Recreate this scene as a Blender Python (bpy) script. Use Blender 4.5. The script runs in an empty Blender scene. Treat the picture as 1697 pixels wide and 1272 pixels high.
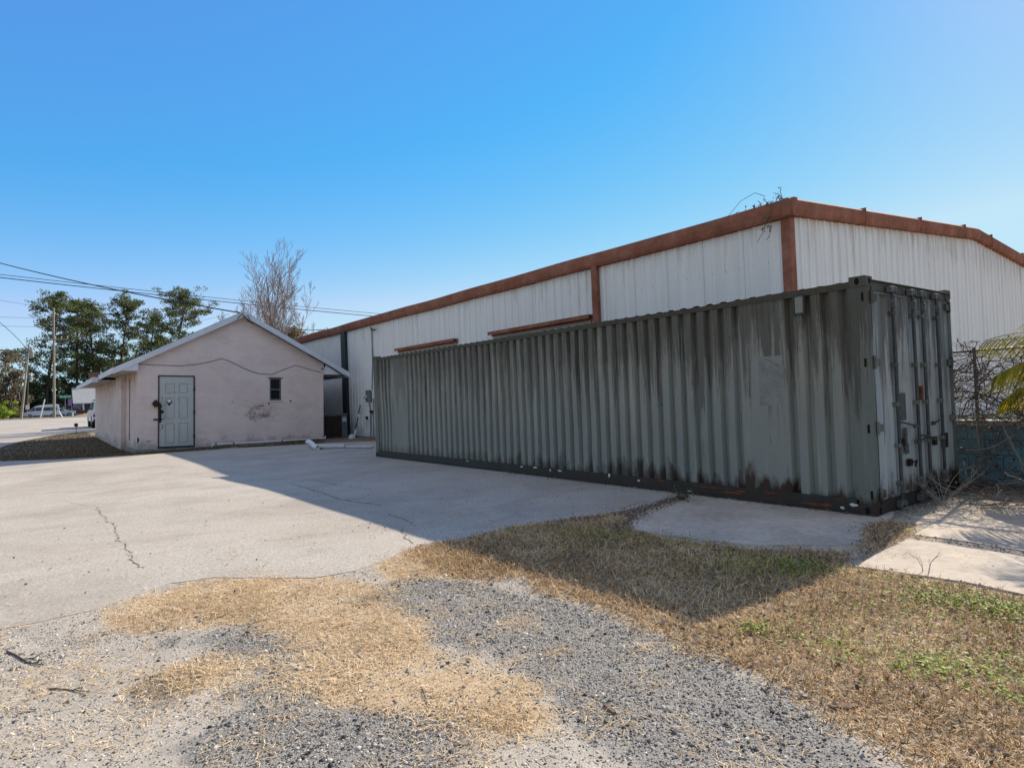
import bpy, bmesh, math, random
import numpy as np
from mathutils import Vector, Matrix, Quaternion
from mathutils.geometry import delaunay_2d_cdt
R_ = math.radians
rng = np.random.default_rng(7)
random.seed(7)
scene = bpy.context.scene
COL = scene.collection

# ------------------------------------------------------------------ camera
FPX, YAW, PITCH, ROLL = 1048.986, R_(-37.481), R_(1.0142), R_(-2.2527)
CAM = np.array([-7.1469, -3.0365, 1.4502])
def cam_axes():
    cy, sy = math.cos(YAW), math.sin(YAW)
    f = np.array([-sy*math.cos(PITCH), cy*math.cos(PITCH), math.sin(PITCH)])
    r = np.array([cy, sy, 0.0]); u = np.cross(r, f)
    return r*math.cos(ROLL)+u*math.sin(ROLL), -r*math.sin(ROLL)+u*math.cos(ROLL), f
AR, AU, AF = cam_axes()
def ray(x, y):
    return AR*(x-848.5)/FPX - AU*(y-636)/FPX + AF
def on_z(x, y, z=0.0):
    d = ray(x, y); return CAM + d*((z-CAM[2])/d[2])
def on_x(x, y, X):
    d = ray(x, y); return CAM + d*((X-CAM[0])/d[0])
def on_y(x, y, Y):
    d = ray(x, y); return CAM + d*((Y-CAM[1])/d[1])
cd = bpy.data.cameras.new('camera'); cam = bpy.data.objects.new('camera', cd); COL.objects.link(cam)
cd.sensor_fit = 'HORIZONTAL'; cd.sensor_width = 36; cd.lens = 36*FPX/1697
cd.clip_start = 0.05; cd.clip_end = 6000
M = Matrix.Identity(4)
for i in range(3):
    M[i][0], M[i][1], M[i][2], M[i][3] = AR[i], AU[i], -AF[i], CAM[i]
cam.matrix_world = M
scene.camera = cam

# ------------------------------------------------------------------ light
SUN = np.array([0.83268, 0.13248, 0.53767]); SUN /= np.linalg.norm(SUN)
sl = bpy.data.lights.new('sun', 'SUN'); so = bpy.data.objects.new('sun', sl); COL.objects.link(so)
sl.energy = 3.0; sl.angle = R_(0.53); sl.color = (1.0, 0.905, 0.73)
so.rotation_euler = Vector(SUN).to_track_quat('Z', 'Y').to_euler()
so.location = (20, 5, 30)
w = bpy.data.worlds.new('World'); scene.world = w; w.use_nodes = True
nt = w.node_tree
sky = nt.nodes.new('ShaderNodeTexSky'); sky.sky_type = 'NISHITA'; sky.sun_disc = False
sky.sun_elevation = math.asin(SUN[2]); sky.sun_rotation = math.atan2(SUN[0], SUN[1])
sky.altitude = 0; sky.air_density = 1.0; sky.dust_density = 0.06; sky.ozone_density = 5.0
bg = nt.nodes['Background']; hs = nt.nodes.new('ShaderNodeHueSaturation'); hs.inputs['Saturation'].default_value = 1.30
nt.links.new(sky.outputs[0], hs.inputs['Color'])
# even out the sky's hue: gentler green and blue towards the horizon, a floor under the red, a soft ceiling near the sun
sep = nt.nodes.new('ShaderNodeSeparateColor'); nt.links.new(hs.outputs[0], sep.inputs[0]); comb = nt.nodes.new('ShaderNodeCombineColor')
def chan(i, gain, power, lo, hi):
    p = nt.nodes.new('ShaderNodeMath'); p.operation = 'POWER'; nt.links.new(sep.outputs[i], p.inputs[0]); p.inputs[1].default_value = power
    g = nt.nodes.new('ShaderNodeMath'); g.operation = 'MULTIPLY'; nt.links.new(p.outputs[0], g.inputs[0]); g.inputs[1].default_value = gain
    c = nt.nodes.new('ShaderNodeClamp'); nt.links.new(g.outputs[0], c.inputs[0]); c.inputs[1].default_value = lo; c.inputs[2].default_value = hi
    nt.links.new(c.outputs[0], comb.inputs[i])
    return c.outputs[0]
red_ = chan(0, .86, 1.05, .24, 1.38); grn_ = chan(1, .75, .64, .3, 2.05); chan(2, 1.40, .32, .3, 2.45)
lim = nt.nodes.new('ShaderNodeMath'); lim.operation = 'MULTIPLY'; nt.links.new(grn_, lim.inputs[0]); lim.inputs[1].default_value = .69
mn = nt.nodes.new('ShaderNodeMath'); mn.operation = 'MINIMUM'; nt.links.new(red_, mn.inputs[0]); nt.links.new(lim.outputs[0], mn.inputs[1]); nt.links.new(mn.outputs[0], comb.inputs[0])
# broken cloud added in the unseen western sky to brighten the shaded sides
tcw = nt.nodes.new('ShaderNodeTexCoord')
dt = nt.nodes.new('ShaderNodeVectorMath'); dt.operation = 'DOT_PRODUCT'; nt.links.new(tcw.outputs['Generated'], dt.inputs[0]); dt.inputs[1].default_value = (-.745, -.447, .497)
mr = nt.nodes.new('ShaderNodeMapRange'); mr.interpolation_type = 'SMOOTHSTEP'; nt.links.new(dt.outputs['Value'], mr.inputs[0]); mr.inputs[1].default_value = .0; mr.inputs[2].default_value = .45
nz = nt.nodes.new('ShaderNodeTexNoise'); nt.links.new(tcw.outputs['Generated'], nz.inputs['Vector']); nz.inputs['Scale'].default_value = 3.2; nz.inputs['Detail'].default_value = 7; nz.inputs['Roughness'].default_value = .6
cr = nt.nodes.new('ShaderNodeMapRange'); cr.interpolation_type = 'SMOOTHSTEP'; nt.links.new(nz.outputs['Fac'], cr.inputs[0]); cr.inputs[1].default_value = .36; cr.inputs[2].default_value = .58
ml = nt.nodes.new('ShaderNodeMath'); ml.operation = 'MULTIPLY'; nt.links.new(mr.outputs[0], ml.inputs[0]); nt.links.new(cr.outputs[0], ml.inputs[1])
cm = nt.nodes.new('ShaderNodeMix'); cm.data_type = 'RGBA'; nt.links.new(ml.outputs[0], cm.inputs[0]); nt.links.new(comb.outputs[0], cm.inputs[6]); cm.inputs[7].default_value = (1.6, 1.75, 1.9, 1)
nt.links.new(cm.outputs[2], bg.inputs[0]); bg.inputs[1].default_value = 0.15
scene.view_settings.view_transform = 'Standard'; scene.view_settings.look = 'None'
scene.view_settings.exposure = 1.37; scene.view_settings.gamma = 1
scene.cycles.max_bounces = 6; scene.cycles.diffuse_bounces = 3; scene.cycles.glossy_bounces = 2
scene.cycles.transmission_bounces = 4; scene.cycles.transparent_max_bounces = 6
scene.cycles.use_denoising = True

# ------------------------------------------------------------------ materials
class NT:
    def __init__(s, name):
        s.m = bpy.data.materials.new(name); s.m.use_nodes = True
        s.t = s.m.node_tree; s.b = s.t.nodes['Principled BSDF']
        s.b.inputs['Specular IOR Level'].default_value = 0.25
        s._tc = None
    def n(s, typ, **kw):
        nd = s.t.nodes.new('ShaderNode'+typ)
        for k, v in kw.items(): setattr(nd, k, v)
        return nd
    def set(s, inp, v):
        if hasattr(v, 'is_output') or isinstance(v, bpy.types.NodeSocket): s.t.links.new(v, inp)
        else:
            if isinstance(v, (tuple, list)) and len(v) == 3 and inp.type == 'RGBA': v = (*v, 1)
            inp.default_value = v
    def obj(s):
        if s._tc is None: s._tc = s.n('TexCoord')
        return s._tc.outputs['Object']
    def vec(s, scale=(1, 1, 1), loc=(0, 0, 0), src=None):
        mp = s.n('Mapping'); s.set(mp.inputs['Vector'], src or s.obj())
        mp.inputs['Scale'].default_value = scale; mp.inputs['Location'].default_value = loc
        return mp.outputs[0]
    def noise(s, scale, detail=4, rough=.6, v=None, dist=0):
        nd = s.n('TexNoise'); s.set(nd.inputs['Vector'], v or s.obj())
        nd.inputs['Scale'].default_value = scale; nd.inputs['Detail'].default_value = detail
        nd.inputs['Roughness'].default_value = rough; nd.inputs['Distortion'].default_value = dist
        return nd.outputs['Fac']
    def voro(s, scale, v=None, out='Distance', feature='F1'):
        nd = s.n('TexVoronoi', feature=feature); s.set(nd.inputs['Vector'], v or s.obj())
        nd.inputs['Scale'].default_value = scale
        return nd.outputs[out]
    def ramp(s, f, *stops, interp='LINEAR'):
        nd = s.n('ValToRGB'); s.set(nd.inputs[0], f); e = nd.color_ramp.elements
        nd.color_ramp.interpolation = interp
        while len(e) < len(stops): e.new(0.5)
        for el, (p, c) in zip(e, stops):
            el.position = p
            if not isinstance(c, (tuple, list)): c = (c, c, c)
            el.color = (*c[:3], 1)
        return nd.outputs[0]
    def mix(s, f, a, b, blend='MIX'):
        nd = s.n('Mix', data_type='RGBA', blend_type=blend)
        s.set(nd.inputs[0], f); s.set(nd.inputs[6], a); s.set(nd.inputs[7], b)
        return nd.outputs[2]
    def math(s, op, a, b=0.0, clamp=False):
        nd = s.n('Math', operation=op, use_clamp=clamp); s.set(nd.inputs[0], a); s.set(nd.inputs[1], b)
        return nd.outputs[0]
    def maprange(s, v, a, b, c=0.0, d=1.0):
        nd = s.n('MapRange'); s.set(nd.inputs[0], v)
        for i, q in enumerate((a, b, c, d)): s.set(nd.inputs[i+1], q)
        return nd.outputs[0]
    def xyz(s, src=None):
        nd = s.n('SeparateXYZ'); s.set(nd.inputs[0], src or s.obj()); return nd.outputs
    def attr(s, name, out='Color'):
        nd = s.n('Attribute', attribute_name=name); return nd.outputs[out]
    def bump(s, h, strength=.3, dist=.01):
        nd = s.n('Bump'); s.set(nd.inputs['Height'], h)
        nd.inputs['Strength'].default_value = strength; nd.inputs['Distance'].default_value = dist
        s.t.links.new(nd.outputs[0], s.b.inputs['Normal'])
    def col(s, c): s.set(s.b.inputs['Base Color'], c)
    def rough(s, v): s.set(s.b.inputs['Roughness'], v)

def plain(name, c, rough=.6, var=.25, scale=3.0, metal=0.0, bump=0.0, dark=None, spec=None):
    """one colour with two scales of mottling"""
    k = NT(name)
    a = k.noise(scale, 6, .65); b = k.noise(scale*11, 3, .6)
    f = k.math('MULTIPLY_ADD', a, .7); k.t.nodes[-1].inputs[2].default_value = 0.0
    f = k.math('ADD', f, k.math('MULTIPLY', b, .3))
    lo = dark or tuple(x*(1-var) for x in c); hi = tuple(min(1, x*(1+var*.6)) for x in c)
    k.col(k.ramp(f, (.32, lo), (.68, hi)))
    k.rough(rough); k.b.inputs['Metallic'].default_value = metal
    if spec is not None: k.b.inputs['Specular IOR Level'].default_value = spec
    if bump: k.bump(f, bump, .01)
    return k.m

def mat_container(name, base, dark, streak_amt, rust_amt, olive=(.075, .072, .05)):
    k = NT(name)
    x, y, z = k.xyz()
    big = k.noise(1.1, 5, .6)
    fine = k.noise(30, 3, .6)
    c = k.mix(k.ramp(big, (.35, 0.0), (.7, 1.0)), base, tuple(q*1.32 for q in base))
    c = k.mix(k.math('MULTIPLY', fine, .35), c, tuple(q*.62 for q in base))
    tl = k.ramp(k.math('ADD', k.noise(.9, 5, .65, v=k.vec((1, 1, 1), (7, 3, 1))), k.maprange(z, .2, 2.4, .30, -.30)), (.40, 0.0), (.62, .45))
    c = k.mix(tl, c, (base[0]*.86, base[1]*1.02, base[2]*1.14))
    # pale chalking in vertical wisps
    st2 = k.noise(1, 5, .65, v=k.vec((9, 9, .5), (3, 7, 0)))
    c = k.mix(k.ramp(st2, (.55, 0.0), (.72, .5)), c, tuple(q*1.6 for q in base))
    # brown runs hanging from the top rail, thinning downwards
    st = k.noise(1, 8, .78, v=k.vec((5.5, 5.5, .3)))
    st_h = k.maprange(z, .5, 2.55, -.17, .14)
    run = k.ramp(k.math('ADD', st, st_h), (.49, 0.0), (.56, .9))
    c = k.mix(k.math('MULTIPLY', k.math('MULTIPLY', run, streak_amt), k.maprange(y, .5, 8.0, 1.0, .55)), c, dark)
    # olive algae near the top
    al = k.ramp(k.math('ADD', k.noise(2.2, 6, .7), k.maprange(z, 1.3, 2.6, -.28, .12)), (.40, 0.0), (.62, .7))
    c = k.mix(k.math('MULTIPLY', al, streak_amt), c, olive)
    yn = k.maprange(y, 1.0, 9.0, 1.0, .35)
    # rust and black grime creeping up from the bottom rail
    bt = k.math('ADD', k.noise(1, 5, .6, v=k.vec((4.5, 4.5, 1.5), (5, 1, 0))), k.maprange(z, .10, .62, .20, -.30))
    grime = k.math('MULTIPLY', k.ramp(bt, (.46, 0.0), (.62, 1.0)), yn)
    rustc = k.ramp(k.noise(9, 5, .7), (.3, (.018, .011, .007)), (.62, (.05, .022, .011)), (.75, (.13, .04, .018)))
    c = k.mix(k.math('MULTIPLY', grime, rust_amt), c, rustc)
    s3 = k.ramp(k.math('ADD', k.noise(1, 5, .7, v=k.vec((17, 17, .6), (4, 4, 1))), k.maprange(z, .6, 2.55, -.09, .05)), (.57, 0.0), (.61, .75))
    c = k.mix(k.math('MULTIPLY', s3, streak_amt), c, (.05, .034, .022))
    # scattered chips
    ch = k.ramp(k.noise(6.5, 8, .8, v=k.vec((1, 1, .8), (11, 2, 4))), (.655, 0.0), (.69, 1.0))
    c = k.mix(k.math('MULTIPLY', ch, .75), c, rustc)
    sc = k.ramp(k.noise(1, 6, .8, v=k.vec((10, 10, 3), (1, 8, 2))), (.70, 0.0), (.73, .6))
    c = k.mix(sc, c, (.34, .35, .32))
    k.col(c); k.rough(k.ramp(big, (.3, .55), (.7, .8)))
    k.bump(k.math('ADD', k.math('MULTIPLY', big, 2.0), k.math('MULTIPLY', fine, .15)), .35, .02)
    return k.m

M_ = {}
CB = (.215, .208, .176)
M_['cont'] = mat_container('container_paint', CB, (.034, .028, .02), .76, .98)
M_['cont_top'] = mat_container('container_top_rail_paint', (.070, .064, .045), (.02, .017, .012), .8, .4)
M_['cont_bot'] = mat_container('container_bottom_rail_paint', (.040, .046, .040), (.016, .014, .011), .6, .62)
M_['cont_post'] = mat_container('container_post_paint', (.140, .142, .118), (.03, .027, .018), .7, .9)
M_['cont_door'] = mat_container('container_door_paint', (.335, .335, .32), (.045, .043, .037), .75, .9, olive=(.115, .12, .11))
M_['rust'] = plain('orange_rust', (.17, .055, .02), .85, .6, 12)
M_['rustdark'] = plain('dark_rust', (.035, .022, .015), .85, .5, 9)
M_['black'] = plain('black_rubber', (.012, .012, .012), .7, .3)
M_['hole'] = plain('hollow_dark', (.006, .005, .005), .9, .2)
M_['rod'] = plain('galvanised_rod', (.07, .075, .075), .55, .5, 6, metal=.3)
M_['camsteel'] = plain('worn_cam_steel', (.12, .122, .12), .6, .6, 22)
M_['galv'] = plain('galvanised_steel', (.30, .31, .31), .5, .35, 6, metal=.4)
M_['paleflake'] = plain('pale_flaked_paint', (.48, .52, .50), .7, .2)
M_['patch'] = plain('faded_paint_patch', (.205, .21, .19), .7, .35, 3)
M_['placard'] = plain('weathered_placard', (.105, .10, .095), .8, .5, 14)

def mat_siding():
    k = NT('white_metal_siding')
    x, y, z = k.xyz()
    st = k.noise(1, 5, .65, v=k.vec((5, 5, .25)))
    c = k.ramp(st, (.3, (.66, .64, .61)), (.7, (.78, .76, .725)))
    g = k.ramp(k.math('ADD', k.noise(1.3, 6, .7), k.maprange(z, 0, 1.6, .18, -.2)), (.5, 0.0), (.72, .6))
    c = k.mix(g, c, (.30, .29, .27))
    top = k.ramp(k.math('ADD', k.noise(1, 5, .7, v=k.vec((8, 8, .5), (2, 9, 0))), k.maprange(z, 3.4, 4.9, -.25, .1)), (.48, 0.0), (.7, .45))
    c = k.mix(top, c, (.40, .37, .33))
    sp = k.ramp(k.voro(2.3), (.0, 1.0), (.018, 0.0))
    c = k.mix(k.math('MULTIPLY', sp, .6), c, (.12, .11, .10))
    u = k.math('ADD', x, y)
    lap = k.math('LESS_THAN', k.math('FRACT', k.math('DIVIDE', u, .915)), .016)
    c = k.mix(k.math('MULTIPLY', lap, .55), c, (.22, .21, .20))
    du = k.math('MULTIPLY', k.math('SUBTRACT', k.math('FRACT', k.math('DIVIDE', u, .305)), .36), .305)
    dz = k.math('MULTIPLY', k.math('SUBTRACT', k.math('FRACT', k.math('DIVIDE', k.math('ADD', z, .2), 1.12)), .5), 1.12)
    scr = k.math('LESS_THAN', k.math('ADD', k.math('MULTIPLY', du, du), k.math('MULTIPLY', dz, dz)), .00022)
    c = k.mix(k.math('MULTIPLY', scr, .75), c, (.16, .12, .10))
    rr = k.ramp(k.math('ADD', k.noise(1, 6, .75, v=k.vec((3.2, 3.2, .35), (7, 1, 3))), k.maprange(z, 2.6, 4.7, -.22, .04)), (.53, 0.0), (.62, .32))
    c = k.mix(rr, c, (.36, .24, .16))
    k.col(c); k.rough(.55)
    k.bump(k.noise(1.1, 4, .55), .30, .05)
    return k.m
M_['siding'] = mat_siding()
def mat_redtrim():
    k = NT('rust_red_trim')
    a = k.noise(2.2, 6, .7); b = k.noise(1, 5, .65, v=k.vec((2.5, 2.5, 9)))
    c = k.ramp(a, (.3, (.17, .07, .045)), (.5, (.275, .11, .072)), (.7, (.35, .175, .13)))
    c = k.mix(k.ramp(b, (.5, 0.0), (.7, .75)), c, (.17, .11, .065))
    c = k.mix(k.ramp(k.noise(18, 4, .7), (.6, 0.0), (.72, .6)), c, (.06, .045, .038))
    k.b.inputs['Specular IOR Level'].default_value = .06; k.col(c); k.rough(.85); return k.m
M_['red'] = mat_redtrim()
M_['greyspout'] = plain('dark_grey_downspout_paint', (.035, .042, .045), .6, .3)
M_['roofmetal'] = plain('weathered_roof_sheet', (.36, .35, .34), .5, .25, .8, metal=.2)
M_['beigedoor'] = plain('beige_roll_door', (.33, .29, .24), .6, .25, 2)

def mat_stucco():
    k = NT('pink_stucco')
    x, y, z = k.xyz()
    a = k.noise(.7, 6, .65); f = k.noise(55, 3, .6)
    c = k.ramp(a, (.3, (.62, .495, .45)), (.7, (.74, .60, .55)))
    blk = k.n('TexBrick'); k.set(blk.inputs['Vector'], k.vec((1, 1, 1), src=None))
    cx = k.n('CombineXYZ'); k.set(cx.inputs[0], k.math('ADD', x, y)); k.set(cx.inputs[1], z)
    k.t.links.new(cx.outputs[0], blk.inputs['Vector'])
    blk.inputs['Scale'].default_value = 1; blk.inputs['Mortar Size'].default_value = .008; blk.inputs['Mortar Smooth'].default_value = .6
    blk.inputs['Brick Width'].default_value = .41; blk.inputs['Row Height'].default_value = .205
    joint = blk.outputs['Fac']
    c = k.mix(k.math('MULTIPLY', joint, k.math('MULTIPLY', k.noise(1.6, 4, .6), .2)), c, (.28, .22, .20))
    # grey weather staining, horizontal wisps
    g = k.ramp(k.noise(1, 7, .75, v=k.vec((1.0, 1.0, 2.2), (4, 0, 2))), (.48, 0.0), (.70, .5))
    c = k.mix(g, c, (.47, .36, .30))
    low = k.ramp(k.math('ADD', k.noise(2.3, 6, .7), k.maprange(z, .15, .8, .2, -.25)), (.5, 0.0), (.68, .7))
    c = k.mix(low, c, (.30, .26, .23))
    # the brown stain below the window
    dx = k.math('DIVIDE', k.math('SUBTRACT', x, 3.95), .62); dz = k.math('DIVIDE', k.math('SUBTRACT', z, 1.28), .36)
    rr = k.math('ADD', k.math('MULTIPLY', dx, dx), k.math('MULTIPLY', dz, dz))
    stn = k.ramp(k.math('SUBTRACT', k.noise(3.2, 7, .75), k.math('MULTIPLY', rr, .13)), (.40, 0.0), (.60, .9))
    fr = k.math('LESS_THAN', y, .3)
    c = k.mix(k.math('MULTIPLY', stn, fr), c, (.13, .09, .05))
    sp = k.ramp(k.noise(7, 8, .85), (.69, 0.0), (.73, .7))
    c = k.mix(sp, c, (.2, .17, .15))
    # ochre tone, stronger towards the side eave
    oc = k.ramp(k.math('ADD', k.noise(2, 6, .7), k.maprange(z, 1.6, 2.8, -.3, .15)), (.47, 0.0), (.68, .7))
    sd = k.math('GREATER_THAN', y, .02)
    c = k.mix(k.math('MULTIPLY', oc, sd), c, (.34, .22, .12))
    k.col(c); k.rough(.9)
    k.bump(k.math('SUBTRACT', k.math('MULTIPLY', f, .6), k.math('MULTIPLY', joint, .5)), .4, .01)
    return k.m
M_['stucco'] = mat_stucco()
M_['found'] = plain('grey_foundation', (.24, .22, .20), .9, .45, 2.5, bump=.3)
M_['whitetrim'] = plain('white_trim_paint', (.60, .61, .64), .6, .15, 2)
M_['soffit'] = plain('soffit_paint', (.55, .52, .47), .7, .2, 2)
M_['shingle'] = plain('grey_shingle', (.10, .10, .105), .9, .5, 7, bump=.4)
def mat_door():
    k = NT('blue_grey_door_paint')
    a = k.noise(1, 6, .7, v=k.vec((3, 3, 1))); b = k.noise(20, 4, .7)
    c = k.ramp(a, (.3, (.40, .40, .375)), (.7, (.51, .51, .48)))
    c = k.mix(k.ramp(b, (.52, 0.0), (.75, .55)), c, (.20, .20, .20))
    k.col(c); k.rough(.6); return k.m
M_['door'] = mat_door()
M_['doorgroove'] = plain('door_shadow_line_paint', (.33, .32, .285), .7, .2, 8)
M_['darkframe'] = plain('dark_frame_paint', (.055, .053, .054), .7, .3, 6)
M_['glass'] = plain('dark_window_glass', (.012, .011, .012), .12, .3, 2, spec=.5)
M_['white'] = plain('white_plastic', (.68, .69, .70), .45, .12, 4)
M_['whitegrey'] = plain('greyish_plastic', (.46, .46, .46), .55, .2, 4)
M_['greyblue'] = plain('grey_green_cabinet', (.115, .135, .14), .6, .3, 3)
M_['brown'] = plain('rusty_brown_grille', (.045, .028, .022), .8, .5, 9)
M_['meter'] = plain('grey_meter_paint', (.17, .175, .17), .55, .35, 8)
M_['chrome'] = plain('worn_metal', (.5, .5, .5), .3, .2, 5, metal=.8)
def mat_blue():
    k = NT('blue_block_paint')
    x, y, z = k.xyz()
    cx = k.n('CombineXYZ'); k.set(cx.inputs[0], y); k.set(cx.inputs[1], z)
    blk = k.n('TexBrick'); k.t.links.new(cx.outputs[0], blk.inputs['Vector'])
    blk.inputs['Scale'].default_value = 1; blk.inputs['Mortar Size'].default_value = .008
    blk.inputs['Brick Width'].default_value = .40; blk.inputs['Row Height'].default_value = .20
    a = k.noise(3, 6, .7)
    c = k.ramp(a, (.3, (.13, .27, .35)), (.7, (.19, .36, .44)))
    c = k.mix(k.math('MULTIPLY', blk.outputs['Fac'], .6), c, (.03, .07, .10))
    c = k.mix(k.ramp(k.noise(5, 7, .8), (.6, 0.0), (.7, .7)), c, (.10, .09, .075))
    k.col(c); k.rough(.85); k.bump(k.noise(40, 3), .3, .01); return k.m
M_['blue'] = mat_blue()
M_['cap'] = plain('pale_wall_cap', (.42, .41, .38), .9, .3, 5, bump=.3)
M_['bark'] = plain('brown_bark', (.085, .06, .045), .95, .5, 4, bump=.5)
M_['greybark'] = plain('mauve_grey_bark', (.29, .225, .20), .95, .4, 4)
M_['polewood'] = plain('weathered_pole', (.30, .265, .215), .9, .3, 3)
M_['poledark'] = plain('dark_pole', (.08, .07, .06), .9, .3, 3)
M_['wire'] = plain('black_cable', (.012, .014, .018), .6, .2)
M_['vine'] = plain('dead_vine_bark', (.16, .11, .085), .9, .5, 9)
M_['palevine'] = plain('bleached_dead_stem', (.34, .30, .25), .9, .4, 9)
M_['stick'] = plain('dry_stick', (.11, .085, .062), .9, .5, 20)
M_['plank'] = plain('splintered_wood', (.20, .125, .075), .9, .5, 18)
M_['carwhite'] = plain('white_car_paint', (.62, .63, .65), .3, .06, 1, spec=.5)
M_['carblue'] = plain('pale_blue_car_paint', (.42, .46, .53), .3, .06, 1, spec=.5)
M_['cardark'] = plain('dark_red_car_paint', (.09, .02, .025), .3, .1, 1, spec=.5)
M_['carglass'] = plain('tinted_glass', (.012, .018, .03), .1, .1, 1, spec=.6)
M_['tyre'] = plain('tyre_rubber', (.014, .014, .015), .85, .2)
M_['rim'] = plain('wheel_metal', (.28, .29, .30), .4, .2, 5, metal=.6)
M_['redlamp'] = plain('red_lens', (.28, .02, .02), .3, .1)
M_['signgreen'] = plain('green_sign_face', (.02, .22, .13), .5, .1)
M_['signpurple'] = plain('purple_banner', (.26, .16, .36), .7, .3, 8)
M_['signwhite'] = plain('white_sign_face', (.66, .67, .68), .5, .08)
M_['brick'] = plain('brown_brickwork', (.24, .12, .085), .9, .4, 6)
M_['siding2'] = plain('pale_house_siding', (.36, .40, .45), .8, .15)
M_['roofpale'] = plain('pale_shingle_roof', (.36, .36, .37), .9, .2, 3)

def mat_foliage(name, c, trans=.25, attr=True):
    k = NT(name)
    a = k.attr('tint', 'Fac') if attr else k.noise(3)
    cc = k.ramp(a, (0.0, tuple(q*.45 for q in c)), (.5, c), (1.0, tuple(min(1, q*1.75) for q in c)))
    k.col(cc); k.rough(.6)
    tr = k.n('BsdfTranslucent'); k.t.links.new(cc, tr.inputs[0])
    ms = k.n('MixShader'); ms.inputs[0].default_value = trans
    k.t.links.new(k.b.outputs[0], ms.inputs[1]); k.t.links.new(tr.outputs[0], ms.inputs[2])
    out = [n for n in k.t.nodes if n.type == 'OUTPUT_MATERIAL'][0]
    k.t.links.new(ms.outputs[0], out.inputs[0])
    return k.m
M_['pine'] = mat_foliage('pine_needles', (.105, .125, .045), .35)
M_['evergreen'] = mat_foliage('evergreen_leaves', (.050, .066, .032), .25)
M_['oak'] = mat_foliage('oak_leaves', (.15, .125, .075), .3)
M_['oakyellow'] = mat_foliage('yellow_green_leaves', (.17, .14, .04), .35)
M_['moss'] = mat_foliage('spanish_moss', (.20, .175, .145), .3)
M_['shrub'] = mat_foliage('shrub_leaves', (.06, .085, .03), .3)
M_['weed'] = mat_foliage('weed_leaves', (.22, .30, .03), .4)
M_['vineleaf'] = mat_foliage('dry_vine_leaves', (.09, .06, .04), .3)

def mat_attr_stuff(name, *cols, rough=.9, trans=0.0):
    k = NT(name)
    n = len(cols)
    c = k.ramp(k.attr('tint', 'Fac'), *[(i/(n-1), q) for i, q in enumerate(cols)])
    k.col(c); k.rough(rough)
    if trans:
        tr = k.n('BsdfTranslucent'); k.t.links.new(c, tr.inputs[0])
        ms = k.n('MixShader'); ms.inputs[0].default_value = trans
        k.t.links.new(k.b.outputs[0], ms.inputs[1]); k.t.links.new(tr.outputs[0], ms.inputs[2])
        out = [n for n in k.t.nodes if n.type == 'OUTPUT_MATERIAL'][0]
        k.t.links.new(ms.outputs[0], out.inputs[0])
    return k.m
M_['palm'] = mat_attr_stuff('palm_leaf', (.22, .13, .05), (.17, .18, .02), (.46, .36, .02), (.60, .46, .03), rough=.5, trans=.5)
M_['straw'] = mat_attr_stuff('straw_grass', (.26, .165, .08), (.60, .42, .235), (.78, .59, .37), (.84, .71, .53), trans=.15)
M_['browngrass'] = mat_attr_stuff('brown_dead_grass', (.10, .056, .024), (.36, .215, .095), (.66, .44, .225), (.84, .66, .44), trans=.06)
M_['lawn'] = mat_attr_stuff('dormant_lawn', (.05, .035, .018), (.10, .07, .035), (.16, .12, .06), (.09, .10, .03))
M_['stone'] = mat_attr_stuff('gravel_stones', (.035, .032, .030), (.115, .105, .095), (.34, .31, .275), (.68, .61, .53))
M_['litter'] = mat_attr_stuff('leaf_litter_leaves', (.06, .038, .022), (.16, .10, .055), (.30, .21, .13), (.55, .48, .40), trans=.1)

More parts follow.
